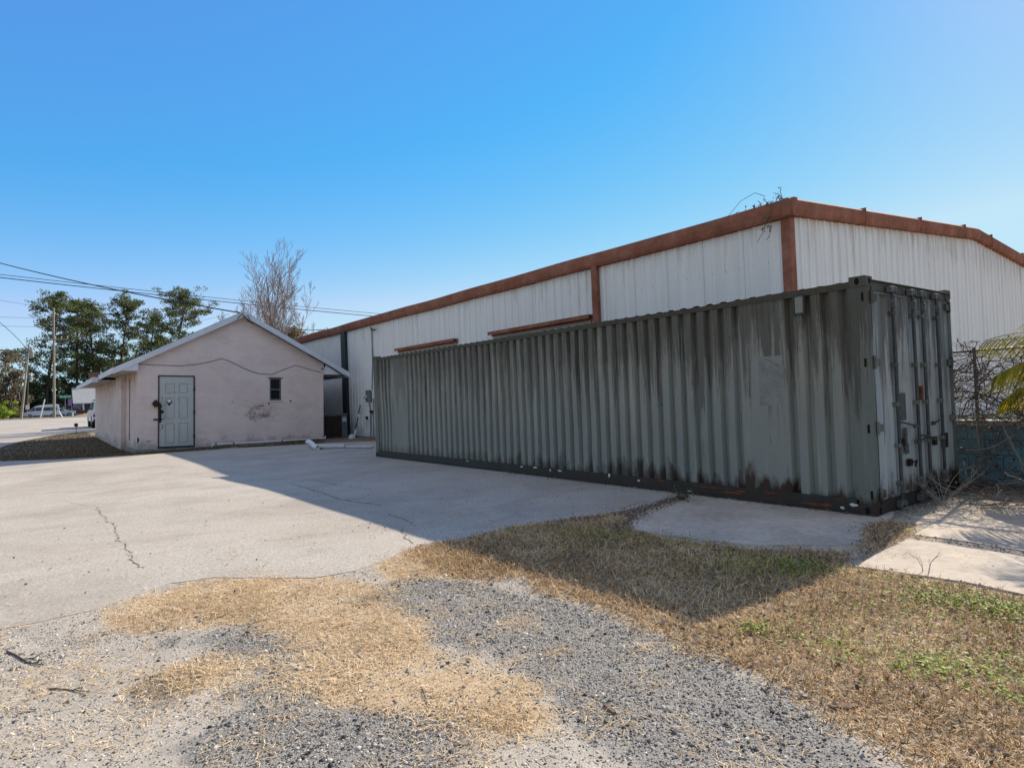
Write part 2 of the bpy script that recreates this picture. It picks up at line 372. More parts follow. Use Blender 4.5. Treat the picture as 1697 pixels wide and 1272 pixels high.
# ------------------------------------------------------------------ mesh helpers
class MB:
    def __init__(s): s.v = []; s.f = []; s.m = []; s.c = []
    def cut(s): s.c.append((len(s.v), len(s.f)))
    def add(s, vs, fs, mi=0):
        o = len(s.v); s.v.extend([tuple(map(float, p)) for p in vs])
        for f in fs: s.f.append([i+o for i in f]); s.m.append(mi)
    def box(s, x0, x1, y0, y1, z0, z1, mi=0):
        s.add([(x0,y0,z0),(x1,y0,z0),(x1,y1,z0),(x0,y1,z0),(x0,y0,z1),(x1,y0,z1),(x1,y1,z1),(x0,y1,z1)],
              [(0,3,2,1),(4,5,6,7),(0,1,5,4),(1,2,6,5),(2,3,7,6),(3,0,4,7)], mi); return s
    def obb(s, c, ax, h, mi=0):
        c = np.array(c, float); vs = []
        for sz in (-1, 1):
            for sx, sy in ((-1,-1),(1,-1),(1,1),(-1,1)):
                vs.append(c+ax[0]*h[0]*sx+ax[1]*h[1]*sy+ax[2]*h[2]*sz)
        s.add(vs, [(0,3,2,1),(4,5,6,7),(0,1,5,4),(1,2,6,5),(2,3,7,6),(3,0,4,7)], mi); return s
    def bar(s, a, b, w, h, mi=0):
        a = np.array(a, float); b = np.array(b, float); d = b-a; L = np.linalg.norm(d); d /= L
        up = np.array([0,0,1.]) if abs(d[2]) < .95 else np.array([1.,0,0])
        x = np.cross(d, up); x /= np.linalg.norm(x); y = np.cross(x, d)
        return s.obb((a+b)/2, (x, y, d), (w/2, h/2, L/2), mi)
    def tube(s, pts, r, n=6, mi=0, cap=True):
        pts = [np.array(p, float) for p in pts]; k = len(pts)
        rs = r if isinstance(r, (list, tuple)) else [r]*k
        t0 = pts[1]-pts[0]; t0 /= (np.linalg.norm(t0)+1e-12)
        ref = np.array([0,0,1.]) if abs(t0[2]) < .9 else np.array([1.,0,0])
        u = np.cross(t0, ref); u /= np.linalg.norm(u)
        vs = []
        for i, p in enumerate(pts):
            t = pts[min(i+1,k-1)]-pts[max(i-1,0)]; t /= (np.linalg.norm(t)+1e-12)
            u = u - t*(u@t); u /= (np.linalg.norm(u)+1e-12); v = np.cross(t, u)
            for j in range(n):
                a = 2*math.pi*j/n; vs.append(p+rs[i]*(u*math.cos(a)+v*math.sin(a)))
        fs = []
        for i in range(k-1):
            for j in range(n):
                fs.append((i*n+j, i*n+(j+1)%n, (i+1)*n+(j+1)%n, (i+1)*n+j))
        if cap: fs.append(tuple(range(n))[::-1]); fs.append(tuple((k-1)*n+j for j in range(n)))
        s.add(vs, fs, mi); return s
    def prism(s, poly, axis, a, b, mi=0):
        """closed polygon extruded along an axis ('x': poly in yz, 'y': poly in xz, 'z': poly in xy)"""
        def P(p, t):
            return {'x': (t, p[0], p[1]), 'y': (p[0], t, p[1]), 'z': (p[0], p[1], t)}[axis]
        n = len(poly)
        s.add([P(p, a) for p in poly]+[P(p, b) for p in poly],
              [tuple(range(n))[::-1], tuple(range(n, 2*n))]+[(i, (i+1)%n, n+(i+1)%n, n+i) for i in range(n)], mi); return s
    def sheet(s, A, B, mi=0):
        n = len(A); s.add(list(A)+list(B), [(i, i+1, n+i+1, n+i) for i in range(n-1)], mi); return s
    def disc(s, c, ax, r0, r1=None, n=14, mi=0, sx=1.0):
        """flat disc (ring if r1) facing ax"""
        c = np.array(c, float); ax = np.array(ax, float); ax /= np.linalg.norm(ax)
        ref = np.array([0,0,1.]) if abs(ax[2]) < .9 else np.array([1.,0,0])
        u = np.cross(ax, ref); u /= np.linalg.norm(u); v = np.cross(ax, u)
        s.add([c+r0*(u*math.cos(2*math.pi*i/n)*sx+v*math.sin(2*math.pi*i/n)) for i in range(n)], [tuple(range(n))], mi); return s
    def lathe(s, c, prof, n=16, mi=0):
        vs = []
        for r, z in prof:
            for j in range(n):
                a = 2*math.pi*j/n; vs.append((c[0]+r*math.cos(a), c[1]+r*math.sin(a), c[2]+z))
        fs = [(i*n+j, i*n+(j+1)%n, (i+1)*n+(j+1)%n, (i+1)*n+j) for i in range(len(prof)-1) for j in range(n)]
        fs += [tuple(range(n))[::-1], tuple((len(prof)-1)*n+j for j in range(n))]
        s.add(vs, fs, mi); return s
    def pieces(s, name, mats, parent=None, **kw):
        """one object for every stretch between cut() marks"""
        if not s.c or s.c[-1][0] < len(s.v): s.cut()
        a, fa = 0, 0; out = []
        for b, fb in s.c:
            q = MB(); q.v = s.v[a:b]; q.f = [[i-a for i in f] for f in s.f[fa:fb]]; q.m = s.m[fa:fb]; a, fa = b, fb
            if q.f: out.append(q.build(name, mats, parent, **kw))
        return out
    def build(s, name, mats, parent=None, smooth=False, bevel=0, off=None):
        me = bpy.data.meshes.new(name)
        v = np.array(s.v, float)
        if off is not None: v = v-np.array(off, float)
        me.from_pydata(v.tolist(), [], s.f)
        if not isinstance(mats, (list, tuple)): mats = [mats]
        for m in mats: me.materials.append(M_[m] if isinstance(m, str) else m)
        me.polygons.foreach_set('material_index', s.m)
        if smooth: me.polygons.foreach_set('use_smooth', [True]*len(s.f))
        me.update()
        o = bpy.data.objects.new(name, me); COL.objects.link(o)
        if parent: o.parent = parent
        if bevel:
            bv = o.modifiers.new('bevel', 'BEVEL'); bv.width = bevel; bv.segments = 2; bv.limit_method = 'ANGLE'; bv.angle_limit = R_(40)
        return o

def np_mesh(name, V, F, mat, tint=None, parent=None, smooth=False):
    """fast mesh of equal-sided faces; tint per vertex"""
    me = bpy.data.meshes.new(name)
    V = np.asarray(V, np.float32); F = np.asarray(F, np.int32)
    n, k = F.shape
    me.vertices.add(len(V)); me.vertices.foreach_set('co', V.ravel())
    me.loops.add(n*k); me.loops.foreach_set('vertex_index', F.ravel())
    me.polygons.add(n); me.polygons.foreach_set('loop_start', np.arange(0, n*k, k, dtype=np.int32))
    if smooth: me.polygons.foreach_set('use_smooth', np.ones(n, bool))
    me.update(calc_edges=True); me.validate()
    if tint is not None:
        at = me.attributes.new('tint', 'FLOAT', 'POINT'); at.data.foreach_set('value', np.asarray(tint, np.float32))
    me.materials.append(M_[mat] if isinstance(mat, str) else mat)
    o = bpy.data.objects.new(name, me); COL.objects.link(o)
    if parent: o.parent = parent
    return o

def tag(o, label, cat, group=None):
    o['label'] = label; o['category'] = cat
    if group: o['group'] = group
    return o
def thing(name, label, cat, loc=(0,0,0), rot=(0,0,0), group=None):
    o = bpy.data.objects.new(name, None); COL.objects.link(o); o.empty_display_size = .2
    o.location = loc; o.rotation_euler = rot
    return tag(o, label, cat, group)
def kind(o, k): o['kind'] = k; return o

# ------------------------------------------------------------------ terrain
RAMP0, RAMP1, ZTOP = 26.0, 80.0, 0.87
def vnoise(x, y, s, seed=0):
    """smooth value noise"""
    r = np.random.default_rng(seed).random((256, 256))
    X = np.asarray(x)/s; Y = np.asarray(y)/s
    xi = np.floor(X).astype(int); yi = np.floor(Y).astype(int); fx = X-xi; fy = Y-yi
    fx = fx*fx*(3-2*fx); fy = fy*fy*(3-2*fy)
    g = lambda a, b: r[a % 256, b % 256]
    return (g(xi,yi)*(1-fx)+g(xi+1,yi)*fx)*(1-fy)+(g(xi,yi+1)*(1-fx)+g(xi+1,yi+1)*fx)*fy
def fbm(x, y, s, seed=0, o=4):
    t = 0; a = 1; n = 0
    for i in range(o):
        t = t+a*vnoise(x, y, s/2**i, seed+i*13); n += a; a *= .55
    return t/n
def base_z(y): return np.clip((np.asarray(y, float)-RAMP0)/(RAMP1-RAMP0), 0, 1)*ZTOP

def sstep(a, b, v):
    t = np.clip((np.asarray(v, float)-a)/(b-a), 0, 1); return t*t*(3-2*t)
def drive_z(x, y):
    """drive surface, with an added shallow dip before the pink building that shifts the shadow edge"""
    return base_z(y)-.05*sstep(7.5, 11.5, y)*(1-sstep(12, 17, y))*(1-sstep(-2.6, -.9, x))*sstep(-10, -6.5, x)  # dip added so the container and eave shadows join more smoothly
def gpoly(pts): return np.array([on_z(x, y)[:2] for x, y in pts])
def inside(poly, x, y):
    r = np.zeros(np.shape(x), bool); n = len(poly)
    for i in range(n):
        x0, y0 = poly[i]; x1, y1 = poly[(i+1) % n]
        c = (y0 > y) != (y1 > y)
        with np.errstate(divide='ignore', invalid='ignore'):
            r ^= c & (x < (x1-x0)*(y-y0)/(y1-y0+1e-12)+x0)
    return r
def roughen(poly, step=.04, amp=.025, seed=1, only=None):
    out = []; n = len(poly)
    for i in range(n):
        a = np.array(poly[i], float); b = np.array(poly[(i+1) % n], float); L = np.linalg.norm(b-a)
        if only is not None and i not in only: out.append(a); continue
        k = max(1, int(L/step))
        for j in range(k):
            p = a+(b-a)*j/k
            nx = (fbm(p[0]*1.0+50, p[1]+50, .35, seed)-.5)*2*amp+(fbm(p[0]+9, p[1]+70, 1.3, seed+5)-.5)*3*amp
            ny = (fbm(p[0]+150, p[1]+20, .35, seed+9)-.5)*2*amp+(fbm(p[0]+19, p[1]+170, 1.3, seed+15)-.5)*3*amp
            out.append(p+np.array([nx, ny]))
    return np.array(out)

edge_px = [(-200,1088),(-60,1064),(0,1044),(70,1030),(150,1012),(215,988),(280,966),(350,957),(430,957),(520,957),(590,946),(640,930),
           (672,913),(700,903),(780,888),(815,880),(850,872),(905,868),(960,858),(1010,845),(1060,832),(1100,828),(1128,820)]
drive_edge = [tuple(p) for p in gpoly(edge_px)]
drive_poly = drive_edge+[(.35,2.2),(.35,12.35),(3.3,12.6),(3.4,17.6),(1.4,19.0),(-1.5,20.2),(-4.4,20.7),(-6.4,21.4),(-7.8,22.6),(-8.5,25),(-8.4,30),(-7.4,36),(-5.8,41),
             (-4.3,43),(3,46),(20,50),(20,88),(-70,88),(-70,20),(-30,-1),(-14,0.2)]
drive_poly = np.array(drive_poly)
nd_ = len(drive_edge)
drive_fine = roughen(drive_poly, .05, .035, 3, only=set(range(nd_-1)))

P_straw = [gpoly(p) for p in (
    [(140,1036),(205,1008),(270,984),(340,962),(430,957),(520,957),(600,972),(660,1000),(690,1035),(680,1062),(600,1062),(560,1050),(480,1060),(410,1030),(330,1028),(240,1046)],
    [(478,1108),(560,1070),(640,1058),(700,1075),(780,1080),(850,1102),(910,1150),(990,1230),(850,1240),(760,1196),(640,1152),(560,1146),(490,1132)],
    [(640,925),(700,903),(790,962),(740,966),(680,958),(640,944)],
    [(780,1012),(870,1006),(905,1035),(830,1062),(780,1040)],
    [(215,1112),(320,1092),(400,1106),(385,1130),(250,1142)],
    [(-60,1095),(40,1100),(45,1150),(-60,1190)])]
P_brown = [gpoly(p) for p in (
    [(672,910),(700,902),(780,889),(850,873),(960,860),(1035,850),(1042,876),(1090,890),(1250,911),(1400,912),(1428,945),(1520,958),(1600,968),(1697,990),(1800,1010),(1900,1500),(1500,1300),(1400,1215),(1290,1150),(1190,1100),(1090,1050),(985,1008),(880,985),(865,955),(780,966),(720,948)],
    [(1420,872),(1470,858),(1530,880),(1500,895),(1440,925),(1425,905)])]
P_dark = [gpoly(p) for p in (
    [(250,1062),(400,1036),(470,1062),(560,1056),(600,1064),(640,1062),(560,1076),(485,1106),(492,1132),(545,1150),(640,1160),(780,1215),(760,1400),(380,1400),(330,1230),(430,1150),(440,1110),(350,1086)],
    [(640,962),(700,945),(790,968),(880,990),(985,1012),(1090,1055),(1190,1105),(1290,1155),(1430,1235),(1500,1400),(1100,1400),(930,1180),(860,1100),(770,1072),(700,1066),(690,1020),(640,1000)])]
P_soil = [gpoly(p) for p in ([(900,872),(985,858),(1060,838),(1126,820),(1142,832),(1094,842),(1054,862),(1036,880),(985,872)], [(195,1130),(250,1112),(310,1120),(330,1150),(280,1180),(215,1165)], [(560,1000),(640,975),(660,995),(600,1010)])]

slab_px = [(1034,873),(1062,852),(1092,838),(1130,822)]
slabA = list(gpoly(slab_px))+[(.3,2.3),(.4,-.02),(-.12,-.16)]+list(gpoly([(1440,872),(1424,904),(1340,903),(1250,904),(1160,894),(1090,886)]))
slabA = roughen(np.array(slabA), .05, .02, 8)
slabB = gpoly([(1420,940),(1452,920),(1505,894),(1600,906),(1697,924),(1800,945),(1800,1012),(1697,986),(1600,966),(1520,954)])
slabC = list(gpoly([(1514,886),(1560,862)]))+[(.2,-.30),(1.2,-.42),(2.2,-.5),(2.3,-2.2)]+list(gpoly([(1800,930),(1697,913),(1600,897)]))
slabC = np.array(slabC)
def axis_pts(lo, hi, step, far, k=1.35):
    a = list(np.arange(lo, hi+1e-6, step)); d = step
    while a[-1] < far: d *= k; a.append(a[-1]+d)
    d = step
    while a[0] > -far: d *= k; a.insert(0, a[0]-d)
    return np.array(a)
DX0, DX1, DY0, DY1, DS = -9.6, 4.6, -5.4, 4.6, .05
gx = axis_pts(DX0, DX1, DS, 2500); gy = axis_pts(DY0, DY1, DS, 2500)
gy = np.unique(np.concatenate([gy, np.arange(6, 90, 2.0), [26, 80]]))
GX, GY = np.meshgrid(gx, gy)
def blur(a, n):
    for _ in range(n):
        p = np.pad(a, 1, mode='edge'); a = (p[:-2,1:-1]+p[2:,1:-1]+p[1:-1,:-2]+p[1:-1,2:]+p[1:-1,1:-1]*2)/6
    return a
near = (GX > DX0-1) & (GX < DX1+1) & (GY > DY0-1) & (GY < DY1+1)
def mask(polys, nb=6):
    m = np.zeros(GX.shape)
    for p in polys: m = np.maximum(m, inside(p, GX, GY))
    return blur(m, nb)
m_str = mask(P_straw, 34); m_brn = mask(P_brown, 8); m_drk = mask(P_dark, 12); m_soil = mask(P_soil, 12)
far_dead = ((GY > 15) | (np.abs(GX) > 12) | (GY < -6)).astype(float)
m_drv = blur(inside(drive_poly, GX, GY).astype(float), 4)
bump_z = (fbm(GX, GY, 1.4, 21)-.55)*.06+(fbm(GX, GY, .22, 5)-.5)*.02
m_slab = np.zeros(GX.shape)
for p in (slabA, slabB, slabC): m_slab = np.maximum(m_slab, inside(p, GX, GY))
m_slab = np.clip(blur(m_slab, 3)*2.2, 0, 1)
bump_z = bump_z*(1-np.clip(m_drv*2, 0, 1))*near*(1-m_slab)
under = np.clip((GX+.3)*3, 0, 1)*np.clip((GY+.4)*3, 0, 1)    # keep flat below the container
bump_z = bump_z*(1-under)
bump_z += (blur(np.maximum(m_str, m_brn), 4)*.012)*near*(1-under)*(1-np.clip(m_drv*1.5, 0, 1))*(1-m_slab)
GZ = base_z(GY)+bump_z-.002+(drive_z(GX, GY)-base_z(GY))*1.25-.05*((GY > 7.5) & (GY < 20) & (GX < -.9) & (GX > -11))
def ground_z(x, y):
    """bilinear height lookup"""
    x = np.asarray(x, float); y = np.asarray(y, float)
    i = np.clip(np.searchsorted(gx, x)-1, 0, len(gx)-2); j = np.clip(np.searchsorted(gy, y)-1, 0, len(gy)-2)
    fx = (x-gx[i])/(gx[i+1]-gx[i]); fy = (y-gy[j])/(gy[j+1]-gy[j])
    return (GZ[j,i]*(1-fx)+GZ[j,i+1]*fx)*(1-fy)+(GZ[j+1,i]*(1-fx)+GZ[j+1,i+1]*fx)*fy
def field(m, x, y):
    i = np.clip(np.searchsorted(gx, x)-1, 0, len(gx)-2); j = np.clip(np.searchsorted(gy, y)-1, 0, len(gy)-2)
    return m[j, i]

def mat_ground():
    k = NT('sandy_ground')
    sx = k.n('SeparateColor'); k.t.links.new(k.attr('mask'), sx.inputs[0])
    r, g, b = sx.outputs[0], sx.outputs[1], sx.outputs[2]
    n1 = k.noise(2.2, 7, .7); n2 = k.noise(45, 4, .7); n3 = k.noise(150, 3, .7); v = k.voro(70)
    c = k.ramp(k.math('ADD', k.math('MULTIPLY', n1, .6), k.math('MULTIPLY', n2, .4)), (.3, (.35, .30, .25)), (.65, (.53, .465, .395)))
    c = k.mix(k.ramp(n3, (.44, 0.0), (.66, .75)), c, (.17, .15, .13))
    c = k.mix(k.ramp(k.noise(5, 7, .75, v=k.vec((1, 1, 1), (9, 2, 0))), (.5, 0.0), (.7, .55)), c, (.24, .21, .18))
    nm = k.noise(9, 6, .75)
    def soft(m, amt=.8): return k.ramp(k.math('ADD', m, k.math('ADD', k.math('MULTIPLY', k.math('SUBTRACT', n2, .5), amt), k.math('MULTIPLY', k.math('SUBTRACT', nm, .5), 1.3))), (.3, 0.0), (.7, 1.0))
    dark = k.ramp(v, (.1, (.035, .033, .032)), (.6, (.16, .15, .14)))
    dark = k.mix(k.ramp(n3, (.46, 0.0), (.62, .85)), dark, (.42, .385, .355))
    c = k.mix(k.math('MULTIPLY', soft(g, 1.2), .9), c, dark)
    st = k.ramp(n2, (.3, (.33, .22, .115)), (.7, (.58, .42, .26)))
    c = k.mix(k.math('MULTIPLY', soft(r), .85), c, st)
    so = k.ramp(n2, (.3, (.055, .04, .028)), (.7, (.14, .10, .07)))
    c = k.mix(k.math('MULTIPLY', soft(b), .8), c, so)
    k.col(c); k.rough(.95)
    k.bump(k.math('ADD', k.math('MULTIPLY', n3, .5), k.math('ADD', n2, k.math('MULTIPLY', v, .3))), .35, .010)
    return k.m
M_['ground'] = mat_ground()
nv = GX.size; ny_, nx_ = GX.shape
idx = np.arange(nv).reshape(ny_, nx_)
F = np.stack([idx[:-1,:-1], idx[:-1,1:], idx[1:,1:], idx[1:,:-1]], -1).reshape(-1, 4)
go = np_mesh('ground', np.stack([GX, GY, GZ], -1).reshape(-1, 3), F, 'ground', smooth=True)
ca = go.data.attributes.new('mask', 'FLOAT_COLOR', 'POINT')
soil_far = np.clip(far_dead, 0, 1)*(GY > 10)
br1 = (fbm(GX, GY, .55, 71, 5)-.5)*2.2; br2 = (fbm(GX, GY, .42, 75, 5)-.5)*2.2+(fbm(GX, GY, .13, 79, 2)-.5)*1.3
m_str0 = m_str.copy(); m_str = np.clip((m_str-.5+br1*.85)*1.05+.5, 0, 1)*np.clip(m_str*4, 0, 1); m_drk = np.clip((m_drk-.36+br2*.62)*1.5+.45, 0, 1)*(m_drk > .02)
mc = np.stack([np.clip(m_str+m_brn*.35+.5*far_dead, 0, 1), m_drk*(1-m_brn), np.clip(m_soil+m_brn*.55+soil_far*.6+under*.7, 0, 1), np.ones_like(m_str)], -1)
ca.data.foreach_set('color', mc.reshape(-1, 4).astype(np.float32).ravel())
kind(go, 'structure')

def flat_patch(name, poly, mat, dz, grid=None, zf=None, skirt=.03):
    """outline triangulated as a sheet that follows the terrain, with a small turned-down rim"""
    pts = [Vector((float(p[0]), float(p[1]))) for p in poly]; n = len(pts)
    edges = [(i, (i+1) % n) for i in range(n)]
    extra = []
    if grid is not None:
        for (x, y) in grid:
            if inside(poly, np.array([x]), np.array([y]))[0]: extra.append(Vector((x, y)))
    vs, es, fs, *_ = delaunay_2d_cdt(pts+extra, edges, [], 1, 1e-5)
    mb = MB()
    zz = zf or (lambda x, y: float(drive_z(x, y)))
    V = [(p.x, p.y, zz(p.x, p.y)+dz) for p in vs]
    mb.add(V, [tuple(f) if True else f for f in fs])
    # rim
    lo = [(p[0], p[1], zz(p[0], p[1])+dz-skirt) for p in poly]; hi = [(p[0], p[1], zz(p[0], p[1])+dz) for p in poly]
    mb.sheet(hi+[hi[0]], lo+[lo[0]])
    o = mb.build(name, mat)
    bm = bmesh.new(); bm.from_mesh(o.data)
    for f in bm.faces:
        if abs(f.normal.z) > .5 and f.normal.z < 0: f.normal_flip()
    bm.to_mesh(o.data); bm.free()
    return o

def mat_drive():
    k = NT('worn_concrete_drive')
    n0 = k.noise(.35, 6, .65); n1 = k.noise(1.6, 6, .7); n2 = k.noise(40, 4, .75); v = k.voro(55); n3 = k.noise(120, 2, .6)
    c = k.ramp(k.math('ADD', k.math('MULTIPLY', n0, .55), k.math('MULTIPLY', n1, .45)), (.30, (.36, .315, .265)), (.48, (.53, .465, .395)), (.7, (.62, .55, .475)))
    c = k.mix(k.ramp(n2, (.42, .55), (.62, 0.0)), c, (.22, .20, .185))
    c = k.mix(k.ramp(n3, (.6, 0.0), (.72, .8)), c, (.62, .58, .54))
    c = k.mix(k.ramp(k.voro(17, out='Distance'), (.07, .8), (.15, 0.0)), c, k.ramp(n1, (.4, (.13, .12, .12)), (.6, (.24, .22, .20))))
    # long dark drifts of dirt
    d = k.noise(1, 7, .72, v=k.vec((.42, .55, 1), (3, 0, 0)), dist=.5)
    c = k.mix(k.ramp(d, (.46, 0.0), (.66, .6)), c, (.27, .225, .19))
    oil = k.ramp(k.noise(.75, 5, .6, v=k.vec((1, 1, 1), (31, 7, 0))), (.60, 0.0), (.72, .5))
    c = k.mix(oil, c, (.20, .175, .15))
    fine = k.ramp(k.noise(26, 5, .8), (.40, .5), (.56, 0.0))
    c = k.mix(fine, c, (.24, .21, .185))
    w = k.ramp(k.noise(1, 5, .7, v=k.vec((.5, .5, 1), (8, 3, 0))), (.55, 0.0), (.75, .35))
    c = k.mix(w, c, (.46, .36, .27))
    k.col(c); k.rough(.9); k.bump(k.math('ADD', n2, k.math('MULTIPLY', v, .4)), .35, .008)
    return k.m
M_['drive'] = mat_drive()
grid = [(x, y) for x in np.arange(-68, 20, 6.0) for y in (23.9, 26.0, 34.1, 44, 53, 62, 71, 80.0)]+[(x+.013*(y-8), y) for x in np.arange(-10.4, -.6, .45) for y in np.arange(8.2, 19.9, .45)]
drive = kind(flat_patch('driveway', drive_fine, 'drive', .003, grid, skirt=.012), 'structure')
M_['slab'] = plain('grey_concrete_slab', (.48, .40, .33), .9, .42, 1.1, bump=.25)
o = kind(flat_patch('concrete_slab', slabA, 'slab', .007, skirt=.015), 'structure')
kind(flat_patch('concrete_slab', roughen(slabB, .05, .014, 12), 'slab', .009, skirt=.015), 'structure')
kind(flat_patch('concrete_slab', roughen(np.array(slabC), .05, .014, 17), 'slab', .005, skirt=.012), 'structure')

# cracks in the drive: thin dark ribbons lying in the surface
def crack(px, wdt=.012, seed=0):
    P = gpoly(px); pts = []
    r = np.random.default_rng(seed)
    for a, b in zip(P[:-1], P[1:]):
        k = max(2, int(np.linalg.norm(b-a)/.06))
        for j in range(k): pts.append(a+(b-a)*j/k+r.normal(0, .018, 2))
    pts.append(P[-1]); mb = MB(); A = []; B = []
    for i, p in enumerate(pts):
        t = pts[min(i+1,len(pts)-1)]-pts[max(i-1,0)]; t = t/np.linalg.norm(t); nrm = np.array([-t[1], t[0]])
        ww = wdt*.55*(.15+r.random())*(1 if 0 < i < len(pts)-1 else .1)
        A.append((*(p+nrm*ww), float(drive_z(p[0], p[1]))+.0055)); B.append((*(p-nrm*ww), float(drive_z(p[0], p[1]))+.0055))
    mb.sheet(A, B); return mb.build('crack', 'hole', drive)
M_['hole2'] = plain('crack_dirt', (.17, .145, .125), .95, .4, 12)
for i, (p, wd) in enumerate((([(160,838),(172,858),(190,872),(196,892),(212,910),(222,930),(238,942)], .011),
             ([(105,826),(135,835),(160,838)], .008),
             ([(480,800),(520,812),(560,826),(590,832),(640,838)], .016), ([(640,850),(672,862),(690,872)], .012), ([(664,876),(676,890),(684,902)], .014),
             ([(520,795),(575,806),(625,812)], .012))):
    c = crack(p, wd, i); c.data.materials.clear(); c.data.materials.append(M_['hole2'])

M_['asphalt'] = plain('road_asphalt', (.10, .10, .105), .9, .2, 1.2)
mb = MB(); mb.box(-250, 260, 114, 130, ZTOP-.15, ZTOP+.008); kind(mb.build('road', 'asphalt'), 'structure')
M_['kerb'] = plain('pale_kerb', (.42, .40, .37), .9, .15, 2)
mb = MB(); mb.box(-70, 20, 88.0, 88.35, ZTOP-.1, ZTOP+.05); kind(mb.build('kerb', 'kerb'), 'structure')

# ------------------------------------------------------------------ shipping container
L_, W_, H_ = 12.19, 2.44, 2.59
ct = thing('shipping_container', 'weathered grey green shipping container, ribbed sides streaked with rust, parked beside the white warehouse', 'shipping container', (0,0,0))
def corr_profile(s0, s1):
    n = max(1, round((s1-s0)/.210)); p = (s1-s0)/n; out = []
    for i in range(n):
        a = s0+i*p
        out += [(a, .010), (a+p*.50, .010), (a+p*.60, .078), (a+p*.88, .078)]
    out.append((s1, .012)); return out
def side_pts():
    P = [(.20, .02), (.215, .07), (.26, .07), (.30, .014)]
    P += corr_profile(.30, .93)[0:]
    P += [(1.42, .014)]
    P += [(a, d) for a, d in corr_profile(1.44, 10.40)]
    P += [(11.14, .014)]
    P += corr_profile(11.16, 11.92)
    P += [(11.95, .05), (11.99, .02)]
    return P
SP = side_pts()
def warp(s, z): return (vnoise(np.array([s]), np.array([z]), .9, 31)[0]-.5)*.026+(vnoise(np.array([s]), np.array([z]), .3, 37)[0]-.5)*.012
def corr_sheet(mb, pts, xf, z0, z1, nz=8):
    rows = []
    for i in range(nz+1):
        z = z0+(z1-z0)*i/nz
        rows.append([xf(s, d+warp(s, z)*(0 if i in (0, nz) else 1), z) for s, d in pts])
    for a, b in zip(rows[:-1], rows[1:]): mb.sheet(a, b)
mb = MB(); corr_sheet(mb, SP, lambda s, d, z: (d, s, z), .165, 2.475); mb.build('side_panel', 'cont', ct)
mb = MB(); corr_sheet(mb, SP, lambda s, d, z: (W_-d, s, z), .165, 2.475, 2); mb.build('side_panel', 'cont', ct)
mb = MB(); corr_sheet(mb, corr_profile(.16, W_-.16), lambda s, d, z: (s, L_-d, z), .165, 2.475, 2); mb.build('end_panel', 'cont', ct)
for x0, x1 in ((.002, .062), (W_-.062, W_-.002)):
    mb = MB(); ys = np.linspace(.178, L_-.178, 40)
    dz = [(vnoise(np.array([q]), np.array([x0]), 1.0, 77)[0]-.5)*.02 for q in ys]
    for a, b, da, db in zip(ys[:-1], ys[1:], dz[:-1], dz[1:]):
        mb.add([(x0,a,2.465),(x1,a,2.465),(x1,b,2.465),(x0,b,2.465),(x0,a,2.535+da),(x1,a,2.535+da),(x1,b,2.535+db),(x0,b,2.535+db)],
               [(0,3,2,1),(4,5,6,7),(0,1,5,4),(2,3,7,6),(3,0,4,7),(1,2,6,5)])
    mb.build('top_rail', 'cont_top', ct)
for sx in (0, 1):
    f = (lambda x: x) if sx == 0 else (lambda x: W_-x)
    mb = MB(); mb.box(min(f(.004), f(.05)), max(f(.004), f(.05)), .178, L_-.178, .035, .172)
    mb.box(min(f(-.012), f(.08)), max(f(-.012), f(.08)), .178, L_-.178, .014, .034)
    mb.build('bottom_rail', 'cont_bot', ct)
mb = MB()
yy = np.arange(.07, L_-.06, .0525)
A = [(.05, y, 2.535+(.018 if i % 4 in (0, 1) else 0)) for i, y in enumerate(yy)]
B = [(W_-.05, y, 2.535+(.018 if i % 4 in (0, 1) else 0)) for i, y in enumerate(yy)]
mb.sheet(A, B); mb.box(.06, W_-.06, .05, L_-.05, 2.50, 2.530); mb.build('roof', 'cont_top', ct)
mb = MB(); mb.box(.052, W_-.052, .05, L_-.05, .09, .16); mb.build('floor_frame', 'cont_bot', ct)
for x in (0, 1):
    for y in (0, 1):
        X0, X1 = (0.0, .135) if x == 0 else (W_-.135, W_)
        Y0, Y1 = (0.0, .205) if y == 0 else (L_-.205, L_)
        mb = MB()
        fx = (lambda q: q) if x == 0 else (lambda q: W_-q); fy = (lambda q: q) if y == 0 else (lambda q: L_-q)
        poly = [(fx(.004), fy(.006)), (fx(.125), fy(.006)), (fx(.125), fy(.07)), (fx(.05), fy(.07)), (fx(.05), fy(.205)), (fx(.004), fy(.205))]
        mb.prism(poly, 'z', .116, H_-.116); mb.build('corner_post', 'cont_post', ct, bevel=.006)
        for zc in (0, H_-.118):
            cx0, cx1 = sorted((fx(-.003), fx(.162))); cy0, cy1 = sorted((fy(-.003), fy(.178)))
            mb = MB(); mb.box(cx0, cx1, cy0, cy1, zc, zc+.118)
            cst = mb.build('corner_casting', 'cont_post' if zc else 'cont_bot', ct, bevel=.01)
            hb = MB()
            for (p, ax, sxx) in (((fx(-.006), fy(.09), zc+.06), (-1 if x == 0 else 1, 0, 0), .62), ((fx(.082), fy(-.006), zc+.06), (0, -1 if y == 0 else 1, 0), .62)):
                hb.disc(p, ax, .040, n=16, sx=sxx); hb.cut()
            hb.pieces('casting_hole', 'hole', cst)
